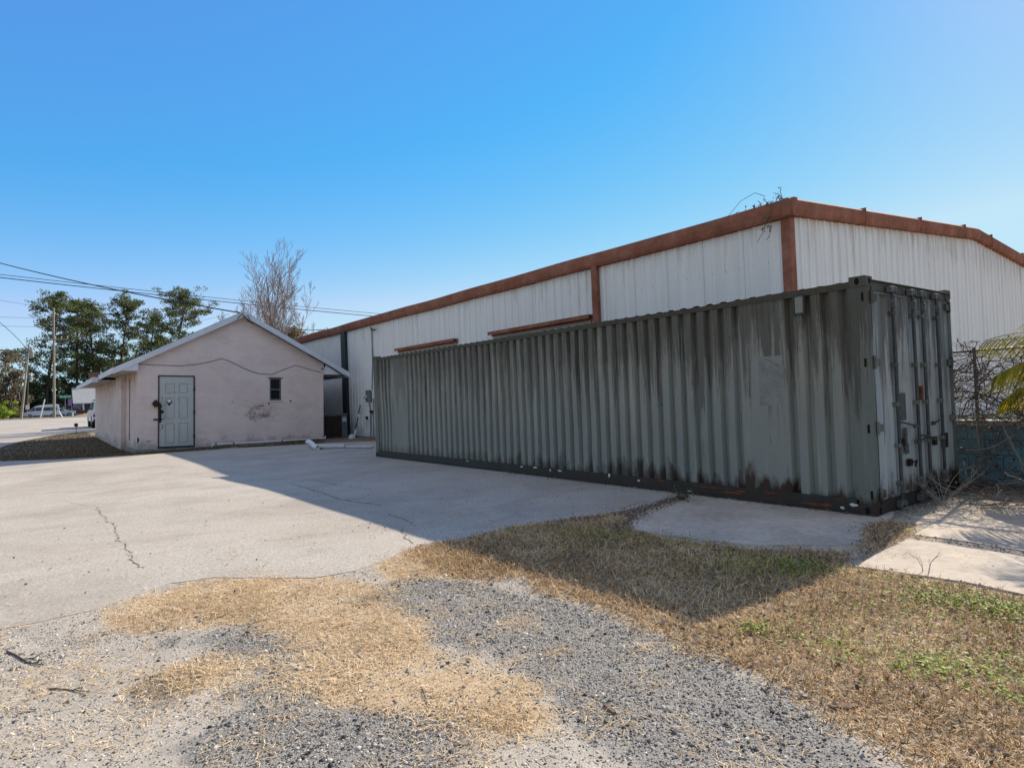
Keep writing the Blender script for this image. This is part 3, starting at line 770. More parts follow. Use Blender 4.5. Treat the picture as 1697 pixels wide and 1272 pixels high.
# vent, hinge pockets, repainted patch
vs = ct
mb = MB(); mb.box(-.014, .02, .69, .79, 2.27, 2.465); vn = mb.build('vent', 'patch', ct, bevel=.006)
mb = MB()
for (a, b, c, d) in ((.672,.689,2.25,2.48),(.791,.808,2.25,2.48),(.689,.791,2.25,2.269),(.689,.791,2.466,2.48)): mb.box(-.02, .02, a, b, c, d)
mb.build('vent_frame', 'cont_bot', vn)
for z in (2.36, 1.65, .94, .23):
    mb = MB(); mb.box(-.002, .01, .03, .052, z-.045, z+.045); mb.build('hinge_slot', 'hole', ct)
mb = MB(); mb.box(.0105, .0135, .985, 1.30, 1.20, 1.80); mb.build('faded_patch', 'patch', ct)
mb = MB()
for (y, z, a, b) in ((.24,.105,.05,.02),(.36,.06,.03,.015),(3.3,.12,.03,.016),(3.9,.15,.022,.03),(5.05,.14,.05,.016),(5.3,.13,.02,.02),(5.7,.15,.06,.018),(6.1,.14,.06,.012),(7.9,.14,.05,.012),(2.4,.05,.04,.01)):
    n = 9; r = np.random.default_rng(int(y*100))
    pl = [(y+a*math.cos(2*math.pi*i/n)*r.uniform(.6,1.2), z+b*math.sin(2*math.pi*i/n)*r.uniform(.6,1.3)) for i in range(n)]
    mb.prism(pl, 'x', .0015, .004); mb.cut()
mb.pieces('paint_flake', 'paleflake', ct)
mb = MB()
for (y, z, a, b) in ((1.75,.09,.16,.018),(1.62,.12,.1,.012),(.62,.07,.22,.016),(2.15,.13,.3,.010),(1.2,.14,.10,.012),(2.9,.145,.12,.010)):
    n = 13; r = np.random.default_rng(int(y*70))
    pl = [(y+a*math.cos(2*math.pi*i/n)*r.uniform(.5,1.2), z+b*math.sin(2*math.pi*i/n)*r.uniform(.4,1.4)) for i in range(n)]
    mb.prism(pl, 'x', .001, .004); mb.cut()
mb.pieces('rust_scab', 'rust', ct)
# door end
mb = MB(); mb.box(.162, W_-.162, .012, .075, 2.435, 2.545); mb.box(.1, W_-.1, -.02, .07, 2.535, 2.55); mb.build('door_header', 'cont_post', ct, bevel=.005)
mb = MB(); mb.box(.162, W_-.162, .008, .075, .012, .150); mb.build('door_sill', 'cont_bot', ct, bevel=.005)
for d, (xa, xb) in enumerate(((.132, 1.214), (1.228, W_-.132))):
    w_ = xb-xa
    pf = [(0,.02)]
    for c0 in (.29, .62):
        pf += [(w_*c0-.02*0-.10,.02), (w_*c0-.06,.055), (w_*c0+.06,.055), (w_*c0+.10,.02)]
    pf += [(w_,.02)]
    if d == 1: pf = [(w_-a, q) for a, q in pf][::-1]
    mb = MB(); rows = []
    for i in range(7):
        z = .158+(2.428-.158)*i/6
        rows.append([(xa+a, q-.012+warp(a+d*3, z)*.5*(0 < i < 6), z) for a, q in pf])
    for a, b in zip(rows[:-1], rows[1:]): mb.sheet(a, b)
    mb.box(xa, xb, .05, .075, .158, 2.428)
    for zz in (.158, 2.40):
        mb.box(xa, xb, .004, .05, zz, zz+.028)
    dr = mb.build('door', 'cont_door', ct)
    mb = MB(); gx_ = xb if d == 0 else xa
    mb.box(gx_-.006, gx_+.006, .0, .06, .15, 2.43); mb.build('door_gasket', 'black', dr)
    for xx in ((.57, 1.12) if d == 0 else (1.40, 1.85)):
        mb = MB(); mb.tube([(xx, -.035, .07), (xx, -.035, 2.50)], .019, 10); lb = mb.build('locking_bar', 'rod', dr, smooth=False)
        mb = MB()
        for z in (.30, .72, 1.18, 1.62, 2.2):
            mb.box(xx-.034, xx+.034, -.052, .012, z-.022, z+.022); mb.cut()
        mb.pieces('bar_bracket', 'cont_post', dr, bevel=.006)
        mb = MB()
        gd_ = MB()
        for z, s in ((2.475, 1), (.085, -1)):
            gd_.cut()
            mb.box(xx-.05, xx+.05, -.052, .006, z-.03, z+.03); mb.box(xx-.075, xx-.05, -.062, -.0, z-.045, z+.02); mb.box(xx+.05, xx+.072, -.062, 0, z-.045, z+.02)
            mb.cut(); gd_.box(xx-.025, xx+.025, -.07, -.02, z-s*.16-.05, z-s*.16+.05)
        mb.pieces('locking_cam', 'camsteel', dr, bevel=.004); gd_.pieces('cam_guide', 'camsteel', dr, bevel=.004)
        hz = .98 if xx in (.57, 1.85) else .80
        sg = 1 if d == 0 else -1
        mb = MB(); mb.tube([(xx, -.05, hz), (xx+sg*.12, -.075, hz-.02), (xx+sg*.36, -.07, hz-.06)], .011, 6); mb.box(min(xx+sg*.33, xx+sg*.42), max(xx+sg*.33, xx+sg*.42), -.08, -.055, hz-.085, hz-.04)
        mb.build('door_handle', 'rod', dr)
    for z in (2.36, 1.65, .94, .23):
        xx = .105 if d == 0 else W_-.105
        mb = MB(); mb.tube([(xx, -.012, z-.07), (xx, -.012, z+.07)], .018, 8)
        s0, s1 = (xx, xx+.12) if d == 0 else (xx-.12, xx); mb.box(s0, s1, -.018, .006, z-.04, z+.04)
        mb.build('hinge', 'cont_post', dr)
    if d == 0:
        mb = MB(); mb.box(.705, .92, -.010+.018, .012, .99, 1.30); mb.cut(); mb.box(.83, .93, .007, .011, .60, .90); mb.pieces('placard', 'placard', dr)
        mb = MB(); mb.box(.74, .80, -.012, .012, .70, .78); mb.cut(); mb.box(.86, .92, -.03, .012, .46, .54); mb.tube([(.89,-.03,.5),(.95,-.06,.52),(.98,-.03,.45)], .012, 6); mb.pieces('hasp', 'rustdark', dr)
    else:
        mb = MB(); mb.box(1.62, 1.68, -.03, .012, .64, .74); mb.cut(); mb.box(1.94, 2.12, .001, .011, .58, .76); mb.pieces('hasp', 'rustdark', dr)
        mb = MB(); mb.box(1.262, 1.33, -.03, .012, 1.26, 1.37); mb.box(1.25, 1.30, -.035, .012, 1.2, 1.27); mb.build('lock_box', 'rust', dr, bevel=.006)

# ------------------------------------------------------------------ warehouse
WX, WY0, WY1, WXR, WXE = 3.85, 2.90, 37.0, 13.43, 23.0
SL = (5.43-4.72)/(WXR-WX)
def roofz(x): return 4.72+SL*(min(x, 2*WXR-x)-WX)
wh = thing('warehouse', 'long white ribbed metal warehouse with rust red eaves and low gable', 'warehouse', (WX, WY0, 0))
OW = (WX, WY0, 0)
def rib_profile(a, b):
    out = []; s = a
    while s < b-.30:
        out += [(s, 0), (s+.025, .03), (s+.065, .03), (s+.09, 0), (s+.155, 0), (s+.165, .006), (s+.185, .006), (s+.195, 0), (s+.215, 0), (s+.225, .006), (s+.245, .006), (s+.255, 0)]
        s += .305
    out.append((b, 0)); return out
pr = rib_profile(WY0+.02, WY1)
mb = MB(); mb.sheet([(WX-d, s, -.05) for s, d in pr], [(WX-d, s, 4.56) for s, d in pr])
mb.build('long_wall', 'siding', wh, off=OW)
pr = rib_profile(WX+.02, WXE)
mb = MB(); mb.sheet([(s, WY0-d, -.05) for s, d in pr], [(s, WY0-d, roofz(s)-.19) for s, d in pr]); mb.build('gable_wall', 'siding', wh, off=OW)
mb = MB(); mb.box(WXE-.05, WXE, WY0+.02, WY1-.02, -.05, 4.55); mb.box(WX+.01, WXE-.05, WY1-.06, WY1, -.05, 4.60); mb.build('rear_wall', 'siding', wh, off=OW)
mb = MB()
for xa, xb in ((WX-.05, WXR), (WXE+.05, WXR)):
    za, zb = 4.72, 5.43
    mb.add([(xa,WY0-.05,za),(xb,WY0-.05,zb),(xb,WY1+.05,zb),(xa,WY1+.05,za),(xa,WY0-.05,za-.06),(xb,WY0-.05,zb-.06),(xb,WY1+.05,zb-.06),(xa,WY1+.05,za-.06)],
           [(0,1,2,3),(7,6,5,4),(0,3,7,4),(0,4,5,1),(2,6,7,3),(1,5,6,2)])
mb.build('roof', 'roofmetal', wh, off=OW)
# gutter along the eave: rounded box section, slightly uneven
sec = [(.03,-.27),(-.12,-.265),(-.155,-.20),(-.17,-.08),(-.16,.02),(-.10,.065),(.03,.075)]
def sweep(mb, frames):
    """frames: list of lists of points"""
    for a, b in zip(frames[:-1], frames[1:]): mb.sheet(a, b)
    mb.add(frames[0], [tuple(range(len(frames[0])))]); mb.add(frames[-1], [tuple(range(len(frames[-1])))[::-1]])
ys = np.linspace(WY0-.17, WY1, 60); fr = []
for i, y in enumerate(ys):
    wv = (vnoise(np.array([y]), np.array([0.]), 2.2, 9)[0]-.5)*.03
    fr.append([(WX+a, y, 4.715+b+wv*(i > 0)) for a, b in sec])
mb = MB(); sweep(mb, fr); mb.build('gutter', 'red', wh, off=OW)
fr = []
xs = np.concatenate([np.linspace(WX-.17, WXR-.25, 26), [WXR], np.linspace(WXR+.25, WXE+.13, 26)])
for i, x in enumerate(xs):
    z = 4.72+SL*(min(x, 2*WXR-x)-WX)
    fr.append([(x, WY0+a*1.0-.003, z+b*(.9 if b < 0 else 1.0)) for a, b in sec])
mb = MB(); sweep(mb, fr); mb.build('rake_trim', 'red', wh, off=OW)
mb = MB()
for x in (6.6, 9.5, 12.4, 14.5, 17.4): mb.box(x-.012, x+.012, WY0-.176, WY0, roofz(x)-.25, roofz(x)+.088); mb.cut()
mb.pieces('trim_seam', 'red', wh, off=OW)
mb = MB(); mb.box(WX-.045, WX+.13, WY0-.045, WY0+.13, -.05, 4.47); mb.build('corner_trim', 'red', wh, off=OW, bevel=.004)
mb = MB(); mb.box(WX-.13, WX-.031, 7.66, 7.84, 0, 4.47); mb.build('downspout', 'red', wh, off=OW, bevel=.01)
mb = MB(); mb.box(WX-.16, WX-.031, 22.75, 23.2, 0.02, 4.47); ds = mb.build('downspout', 'greyspout', wh, off=OW, bevel=.01); ds['label'] = 'dark grey downspout'
for y0, y1 in ((7.9, 12.13), (14.02, 18.12)):
    mb = MB(); mb.box(WX-.20, WX-.031, y0, y1, 3.30, 3.33); mb.box(WX-.20, WX-.185, y0, y1, 3.235, 3.299); mb.box(WX-.06, WX-.031, y0, y1, 3.20, 3.299)
    mb.build('door_header', 'red', wh, off=OW)
    mb = MB(); mb.box(WX-.055, WX-.032, y0+.08, y1-.08, .0, 3.198); mb.build('roll_up_door', 'beigedoor', wh, off=OW)
# meter, conduits, service mast
def wp(x, y): return on_x(x, y, WX-.06)
mt = MB(); p = wp(612, 657); mt.box(WX-.16, WX-.031, p[1]-.16, p[1]+.16, p[2]-.22, p[2]+.26); me_ = mt.build('meter_box', 'meter', wh, off=OW, bevel=.02)
mb = MB(); mb.lathe((0,0,0), [(.085,0),(.085,.06),(.06,.09)], 16)
mb.v = [(WX-.16-z, p[1]+x, p[2]-.02+y) for x, y, z in mb.v]; mb.build('meter_dial', 'chrome', me_, off=OW)
mb = MB(); mb.tube([wp(616, 548)+[0,0,0], wp(617.5, 600), wp(616.5, 645)], .022, 8); mb.tube([wp(616,548), wp(618,545)+[-.1,0,.06], wp(622,546)+[-.14,0,.02]], .03, 8); mb.cut()
mb.tube([wp(612,668), wp(614.5,680), wp(614.5,727)], .024, 8); mb.cut(); mb.tube([wp(619,660), wp(619,727)], .02, 8)
mb.pieces('conduit', 'meter', wh, off=OW)
mb = MB(); q = wp(616, 682); mb.box(WX-.12, WX-.031, q[1]-.08, q[1]+.08, q[2]-.05, q[2]+.05); mb.cut(); q = wp(608, 692); mb.box(WX-.1, WX-.031, q[1]-.05, q[1]+.05, q[2]-.06, q[2]+.06); mb.pieces('junction_box', 'rustdark', wh, off=OW)

# ------------------------------------------------------------------ pink building
HT = .030
HO = (-4.26, 21.5, 0.0)
ph = thing('block_building', 'pale pink stucco block building with blue grey door in its gable', 'building', HO, (0, HT, 0))
def hloc(P):   # world -> building local
    d = np.array(P)-np.array(HO); c, s = math.cos(HT), math.sin(HT)
    return np.array([c*d[0]-s*d[2], d[1], s*d[0]+c*d[2]])
WW, HD = 6.41, 14.35
AX, AZ = 3.36, 5.03           # ridge
EZ = 2.86; EL, ER = -.70, 7.42
def rz(x): return EZ+(AZ-EZ)*((x-EL)/(AX-EL) if x < AX else (ER-x)/(ER-AX))
zw = lambda x: rz(x)-.13
# front wall with the door and window let in
dx0, dx1, dz0, dz1 = .61, 1.76, .16, 2.63
wx0, wx1, wz0, wz1 = 4.33, 4.76, 1.74, 2.58
mb = MB()
xsb = sorted({0, dx0, dx1, AX, wx0, wx1, WW})
for a, b in zip(xsb[:-1], xsb[1:]):
    spans = [(.12, None)]
    if a >= dx0 and b <= dx1: spans = [(dz1, None)]
    if a >= wx0 and b <= wx1: spans = [(.12, wz0), (wz1, None)]
    for lo, hi in spans:
        za, zb = (zw(a), zw(b)) if hi is None else (hi, hi)
        mb.add([(a,0,lo),(b,0,lo),(b,0,zb),(a,0,za),(a,.2,lo),(b,.2,lo),(b,.2,zb),(a,.2,za)],
               [(0,1,2,3),(5,4,7,6),(3,2,6,7),(0,4,5,1),(0,3,7,4),(1,5,6,2)])
mb.build('front_wall', 'stucco', ph)
mb = MB(); mb.box(0, .18, .2, 3.02, .12, 2.80); mb.box(-.16, .18, 3.02, HD, .0, 2.80); mb.cut()
mb.box(WW-.18, WW, .2, HD, .0, 2.80); mb.cut()
mb.add([(0,HD,0),(WW,HD,0),(WW,HD,zw(WW)),(AX,HD,zw(AX)),(0,HD,zw(0))], [(4,3,2,1,0)])
mb.pieces('side_wall', 'stucco', ph)
mb = MB(); mb.box(-.05, WW+.05, -.06, .3, -.35, .12); mb.box(-.06, .3, .3, 3.0, -.35, .12); mb.build('foundation', 'found', ph, bevel=.01)
mb = MB(); p = hloc(on_x(212.6, 680, -4.26)); mb.box(-.012, .05, p[1]-.10, p[1]+.10, .38, 2.58); mb.build('narrow_window', 'glass', ph)
# roof
yf, yr = -.22, HD+.3
mb = MB()
def slab(x0, x1, y0, y1, t=.07):
    z0, z1 = rz(x0), rz(x1)
    mb.add([(x0,y0,z0),(x1,y0,z1),(x1,y1,z1),(x0,y1,z0),(x0,y0,z0-t),(x1,y0,z1-t),(x1,y1,z1-t),(x0,y1,z0-t)],
           [(0,1,2,3),(7,6,5,4),(0,3,7,4),(0,4,5,1),(2,6,7,3),(1,5,6,2)])
slab(EL, AX, yf, yr); slab(AX, ER, yf, yr); slab(EL-.22, EL, 5.0, yr)
roof = mb.build('roof', 'shingle', ph)
mb = MB()
def rake(x0, x1, y0, y1, top=-.015, h=.20):
    mb.add([(x0,y0,rz(x0)+top-h),(x1,y0,rz(x1)+top-h),(x1,y0,rz(x1)+top),(x0,y0,rz(x0)+top),(x0,y1,rz(x0)+top-h),(x1,y1,rz(x1)+top-h),(x1,y1,rz(x1)+top),(x0,y1,rz(x0)+top)],
           [(0,1,2,3),(5,4,7,6),(3,2,6,7),(0,4,5,1),(0,3,7,4),(1,5,6,2)])
rake(EL-.01, AX, yf-.035, yf-.003); mb.cut(); rake(AX, ER+.01, yf-.035, yf-.003)
mb.cut(); mb.box(EL-.035, EL-.003, yf, 5.0, EZ-.20, EZ-.01); mb.cut(); mb.box(EL-.255, EL-.223, 5.0, yr, EZ-.30, EZ-.12)
mb.box(EL-.255, EL-.04, 4.97, 4.997, EZ-.30, EZ-.09)
mb.cut(); mb.box(ER+.003, ER+.035, yf, yr, EZ-.2, EZ-.01)
mb.pieces('fascia', 'whitetrim', ph)
mb = MB()   # boxed returns at the two lower corners of the gable
for xa, xb in ((EL+.0, -.003), (WW+.003, ER-.0)):
    mb.cut()
    mb.add([(xa,yf+.0,EZ-.10),(xb,yf,EZ-.10),(xb,yf,rz(xb)-.08),(xa,yf,rz(xa)-.08),(xa,.22,EZ-.10),(xb,.22,EZ-.10),(xb,.22,rz(xb)-.08),(xa,.22,rz(xa)-.08)],
           [(0,1,2,3),(5,4,7,6),(3,2,6,7),(0,4,5,1),(0,3,7,4),(1,5,6,2)])
mb.pieces('gable_return', 'whitetrim', ph)
mb = MB(); mb.box(EL, -.004, .22, 5.0, EZ-.10, EZ-.085); mb.box(EL-.222, -.004, 5.0, yr, EZ-.21, EZ-.19); mb.box(WW+.004, ER, .22, yr, EZ-.1, EZ-.085)
for x0, x1 in ((EL, AX), (AX, ER)):
    mb.add([(x0,yf,rz(x0)-.09),(x1,yf,rz(x1)-.09),(x1,.01,rz(x1)-.09),(x0,.01,rz(x0)-.09)], [(3,2,1,0)])
mb.build('soffit', 'soffit', ph)
# door
mb = MB(); t = .038
mb.box(dx0, dx0+t, -.02, .12, dz0, dz1); mb.box(dx1-t, dx1, -.02, .12, dz0, dz1); mb.box(dx0+t, dx1-t, -.02, .12, dz1-t, dz1); mb.box(dx0+t, dx1-t, -.03, .12, dz0-.02, dz0+.025)
dr = MB(); dr.box(dx0+t+.004, dx1-t-.004, .012, .06, dz0+.03, dz1-t-.004)
dr = dr.build('door', 'door', ph)
mb.build('door_frame', 'darkframe', dr)
mb = MB(); cw = dx1-dx0-2*t
for row, (z0, z1) in enumerate(((.13, .82), (.98, 1.72), (1.86, 2.19))):
    for c in (0, 1):
        a = dx0+t+cw*(.17 if c == 0 else .56); b = a+cw*.27; z0_, z1_ = dz0+z0, dz0+z1
        for (p, q, r, s) in ((a,b,z0_,z0_+.022),(a,b,z1_-.022,z1_),(a,a+.022,z0_+.022,z1_-.022),(b-.022,b,z0_+.022,z1_-.022)):
            mb.box(p, q, .004, .0135, r, s)
        mb.box(a+.06, b-.06, .006, .0135, z0_+.06, z1_-.06, 1); mb.cut()
mb.pieces('door_panel', ['doorgroove', 'door'], dr)
mb = MB(); mb.lathe((0,0,0), [(.03,0),(.02,.03),(.034,.05),(.03,.085),(.012,.095)], 12); mb.v = [(dx0+.13+x, .01-z, 1.17+y) for x, y, z in mb.v]
mb.tube([(dx0+.13,-.08,1.17),(dx0+.22,-.085,1.165)], .012, 6); mb.build('handle', 'chrome', dr)
mb = MB(); mb.box(dx0-.14, dx0+.10, -.05, .01, 1.09, 1.14); mb.box(dx0+.045, dx0+.09, -.05, .012, 1.02, 1.48); mb.box(dx0+.1, dx0+.17, -.03, .012, 1.33, 1.42)
for z in (1.85, .82, .9): mb.disc((dx0+.14, .003, z), (0,-1,0), .022, n=10)
mb.disc((dx0+.55,.003,2.03), (0,-1,0), .016, n=10); mb.build('hasp', 'rustdark', dr)
mb = MB(); [(mb.box(dx1-.055, dx1+.01, -.03, -.005, q, q+.11), mb.cut()) for q in (.45, 1.3, 2.1)]; mb.pieces('hinge', 'darkframe', dr)
mb = MB()
c0 = (dx0+.345, .004, 1.72)
mb.add([(c0[0]-.10,.006,c0[2]),(c0[0],.006,c0[2]-.15),(c0[0]+.10,.006,c0[2]),(c0[0],.006,c0[2]+.15)], [(0,1,2,3)], 0)
mb.add([(c0[0]-.07,.003,c0[2]+.03),(c0[0],.003,c0[2]-.05),(c0[0]+.07,.003,c0[2]+.03),(c0[0],.003,c0[2]+.10)], [(0,1,2,3)], 1)
for sx in (-.045, .045): mb.disc((c0[0]+sx,.002,c0[2]-.055), (0,-1,0), .020, n=10, mi=2)
mb.build('diamond_sticker', ['doorgroove', 'white', 'meter'], dr)
# dark bunch of lock boxes hung on the jamb
mb = MB(); r = random.Random(4)
for i in range(9):
    a = r.uniform(0, 6.28); mb.obb((dx0-.04+.12*math.cos(a)*r.random(), -.07-.03*r.random(), 1.60+.12*math.sin(a)*r.random()), (np.array([math.cos(a),0,math.sin(a)]), np.array([0,1.,0]), np.array([-math.sin(a),0,math.cos(a)])), (.045+.03*r.random(), .035, .05))
mb.tube([(dx0+.02,-.05,1.55),(dx0+.05,-.06,1.45),(dx0+.07,-.05,1.3)], .02, 6)
tag(mb.build('lock_boxes', 'rustdark', None, bevel=.008), 'dark bunch of padlocks and lock boxes hanging beside the grey door handle', 'lock boxes')
lbx = bpy.data.objects['lock_boxes']; lbx.location = HO; lbx.rotation_euler = (0, HT, 0)
# window
mb = MB(); mb.box(wx0+.05, wx1-.05, .07, .085, wz0+.05, wz1-.05); wn = mb.build('window', 'glass', ph)
mb = MB()
for (a, b, c, d) in ((wx0,wx0+.05,wz0,wz1),(wx1-.05,wx1,wz0,wz1),(wx0+.05,wx1-.05,wz1-.05,wz1),(wx0+.05,wx1-.05,wz0,wz0+.06),(wx0+.05,wx1-.05,(wz0+wz1)/2-.025,(wz0+wz1)/2+.025)):
    mb.box(a, b, .02, .10, c, d)
mb.box(wx0-.07, wx1+.07, -.025, .02, wz1, wz1+.035)
mb.build('window_frame', 'greyblue', wn)
mb = MB(); mb.box(wx0-.03, wx1+.03, -.03, .02, wz0-.04, wz0); mb.build('window_sill', 'stucco', wn)
# cable stapled across the gable, service drop down the rake, floodlight, drain pipe
mb = MB(); cp = [hloc(on_y(x, y, HO[1]-.012))*np.array([1,0,1])+np.array([0,-.012,0]) for x, y in ((228,603),(262,605),(300,606),(330,603),(350,598.5),(367,594),(380,598),(400,608),(415,614.5),(430,619),(450,620),(470,612),(490,605),(510,611),(533,617))]
mb.tube(cp, .011, 5)
mb.build('wall_cable', 'meter', ph)
mb = MB(); cp = [(x, -.27, rz(x)-zo) for x, zo in ((AX-.05,.12),(AX+.12,.30),(AX+.5,.26),(AX+1.4,.26),(AX+2.6,.26),(AX+3.3,.25),(AX+3.7,.30),(AX+3.98,.42))]
mb.tube(cp, .022, 6); mb.tube([(AX-.25,-.26,rz(AX)-.32),(AX-.1,-.3,rz(AX)-.12),(AX,-.28,rz(AX)-.25),(AX+.12,-.3,rz(AX)-.16),(AX+.2,-.27,rz(AX)-.4)], .014, 5); mb.build('service_cable', 'wire', ph)
fl = MB(); fp = hloc(on_y(541, 606, HO[1]-.12)); fl.box(fp[0]-.10, fp[0]+.10, fp[1]-.09, fp[1]+.05, fp[2]-.06, fp[2]+.09); fl.tube([(fp[0]-.02,fp[1]+.02,fp[2]-.06),(fp[0]-.03,.0,fp[2]-.13)], .02, 6)
fl.tube([(fp[0]-.18,0,fp[2]-.12),(fp[0]+.12,0,fp[2]-.12)], .025, 6); fl.build('floodlight', 'black', ph, bevel=.02)
mb = MB(); mb.tube([(2.30,-.11,-.12),(2.30,-.11,.145),(2.33,-.11,.185),(2.6,-.11,.19),(4.4,-.11,.2),(6.2,-.11,.235),(6.44,-.11,.24),(6.44,-.11,.33)], .03, 8); mb.build('drain_pipe', 'white', ph)
mb = MB()
for x in (2.42, 3.02, 4.75, 6.0): mb.box(x-.02, x+.02, -.15, -.07, .15, .25); mb.cut()
mb.pieces('pipe_clip', 'meter', ph)
mb = MB()
for (x, z, a, b) in ((-.01+.02,.45,.05,.11),(.34,.38,.07,.02),(4.04,1.55,.14,.02),(4.3,1.62,.02,.07),(5.12,1.72,.04,.04),(3.0,1.7,.02,.02)):
    n = 9; rr = np.random.default_rng(int(x*91+5)); mb.prism([(max(x+a*math.cos(2*math.pi*i/n)*rr.uniform(.6,1.2), .003), z+b*math.sin(2*math.pi*i/n)*rr.uniform(.6,1.2)) for i in range(n)], 'y', -.004, -.001); mb.cut()
mb.pieces('wall_scar', 'rustdark', ph)

# big loose drain pipe on the ground
p0, p1, p2, p3 = on_z(511, 733, .22), on_z(518, 739.5, .16), on_z(524, 742.5, .07), on_z(548, 741.5, .06)
p0 = np.array([1.25, 21.2, .16]); p1 = np.array([1.62, 20.9, .13]); p2 = np.array([1.55, 20.2, .07]); 
gA = on_z(524, 740.5, .07); gB = on_z(572, 739, .07); gC = on_z(618, 739, .07)
mb = MB(); mb.tube([on_z(510, 731.5, .17), on_z(514, 732.5, .17), on_z(517.5, 735, .13), on_z(521, 740, .07), on_z(527, 741.2, .07), gA+(gB-gA)*.1], .075, 10); pv = mb.build('drain_elbow', 'white', None)
dp = thing('ground_pipe', 'thick white plastic drain pipe with bent elbow lying on the ground by the pink building', 'pipe', tuple(gA))
pv.parent = dp; pv.data.transform(Matrix.Translation(-Vector(gA)))
mb = MB(); mb.tube([gA+(gB-gA)*.12, gB], .072, 10); mb.build('pipe_length', 'whitegrey', dp, off=gA)
mb = MB(); mb.tube([gB+[0,0,-.02], gC+[0,0,-.03]], .035, 8); mb.build('thin_pipe', 'whitegrey', dp, off=gA)

# cabinet between the buildings
bx0, bx1, by = 2.36, 3.08, 21.9
q0, q1 = on_y(538, 727, by), on_y(577, 727, by); top = on_y(550, 688, by)[2]
cb = thing('equipment_cabinet', 'squat grey green cabinet with rusty brown grille in the gap beside pink building', 'cabinet', (q0[0], by, 0))
cw_ = q1[0]-q0[0]
mb = MB(); mb.box(0, cw_, .03, .9, 0, top); mb.box(-.02, cw_+.02, -.01, .92, top, top+.05); mb.build('casing', 'greyblue', cb, bevel=.01)
mb = MB(); gw = cw_*.70
for i in range(12): mb.box(.05+gw/12*i, .05+gw/12*i+gw/18, -.012, .029, .06, top-.06)
mb.box(.03, .05+gw, .012, .028, .03, top-.03); mb.build('grille', 'brown', cb)
mb = MB(); mb.box(cw_*.78, cw_*.96, .02, .029, top-.28, top-.1); mb.build('label_plate', 'whitegrey', cb)
# leaning pole tool and pot
a = np.array([3.35, 21.3, .0]); b = on_x(597, 671, 3.76)
br = thing('push_broom', 'broom with black and white handle leaning on the white metal wall', 'broom', tuple(a))
mb = MB(); mb.tube([a+(b-a)*.24, a+(b-a)*.62], .022, 8); mb.tube([a+(b-a)*.72, b], .022, 8); mb.build('dark_handle', 'black', br, off=a)
mb = MB(); mb.tube([a+(b-a)*.03, a+(b-a)*.24], .026, 8); mb.tube([a+(b-a)*.62, a+(b-a)*.72], .023, 8); mb.build('pale_sleeve', 'white', br, off=a)
mb = MB(); mb.box(a[0]-.12, a[0]+.12, a[1]-.04, a[1]+.04, 0, .06); mb.build('broom_head', 'rustdark', br, off=a)
g = on_z(583.5, 727, 0); mb = MB(); mb.lathe((0,0,0), [(.15,0),(.15,.03),(.13,.10),(.09,.17),(.02,.19)], 14); o = mb.build('bucket', 'whitegrey', None, smooth=True); o.location = g; tag(o, 'small pale upturned bucket by the foot of the broom', 'bucket')

# ------------------------------------------------------------------ blue wall, fence, vines
def bw(y, off=0): return 3.12+off+(y-.2)*.05
bwl = thing('block_wall', 'low blue painted block wall with pale cap beside the container', 'wall', (bw(-1.5), -1.5, 0))
OB = (bw(-1.5), -1.5, 0)
mb = MB(); ya, yb = -4.5, 2.4
mb.add([(bw(ya),ya,-.05),(bw(yb),yb,-.05),(bw(yb),yb,.80),(bw(ya),ya,.80),(bw(ya)+.2,ya,-.05),(bw(yb)+.2,yb,-.05),(bw(yb)+.2,yb,.80),(bw(ya)+.2,ya,.80)],
       [(1,0,3,2),(4,5,6,7),(3,7,6,2),(0,4,7,3),(1,2,6,5),(0,1,5,4)])
mb.build('blocks', 'blue', bwl, off=OB)
mb = MB()
mb.add([(bw(ya)-.03,ya,.80),(bw(yb)-.03,yb,.80),(bw(yb)-.03,yb,.86),(bw(ya)-.03,ya,.86),(bw(ya)+.24,ya,.80),(bw(yb)+.24,yb,.80),(bw(yb)+.24,yb,.86),(bw(ya)+.24,ya,.86)],
       [(1,0,3,2),(4,5,6,7),(3,7,6,2),(0,4,7,3),(1,2,6,5),(0,1,5,4)])
mb.build('cap', 'cap', bwl, off=OB, bevel=.01)
fn = thing('chain_link_fence', 'rusty chain link fence with top rail in front of the blue wall', 'fence', (bw(-1.5)-.22, -1.5, 0)); OF = (bw(-1.5)-.22, -1.5, 0)
fx = lambda y: bw(y)-.22
for y in (1.9, -.10, -2.2, -4.4):
    mb = MB(); mb.tube([(fx(y), y, -.05), (fx(y), y, 1.84)], .021, 8); mb.build('post', 'meter', fn, off=OF)
mb = MB(); mb.tube([(fx(2.2), 2.2, 1.80), (fx(-4.5), -4.5, 1.80)], .02, 8); mb.build('rail', 'galv', fn, off=OF)
mb = MB(); h = 1.76; st = .065
for s in (1, -1):
    u = -4.5-h
    while u < 2.0:
        a0, b0 = u, u+h
        za, zb = .03, .03+h
        if a0 < -4.5: za += (-4.5-a0); a0 = -4.5
        if b0 > 2.0: zb -= (b0-2.0); b0 = 2.0
        if zb > za+.02:
            if s == 1: mb.tube([(fx(a0)+.004, a0, za), (fx(b0)+.004, b0, zb)], .0012, 3, cap=False)
            else: mb.tube([(fx(a0)-.004, a0, h+.06-za), (fx(b0)-.004, b0, h+.06-zb)], .0012, 3, cap=False)
        u += st
mb.build('wire_mesh', 'galv', fn, off=OF)

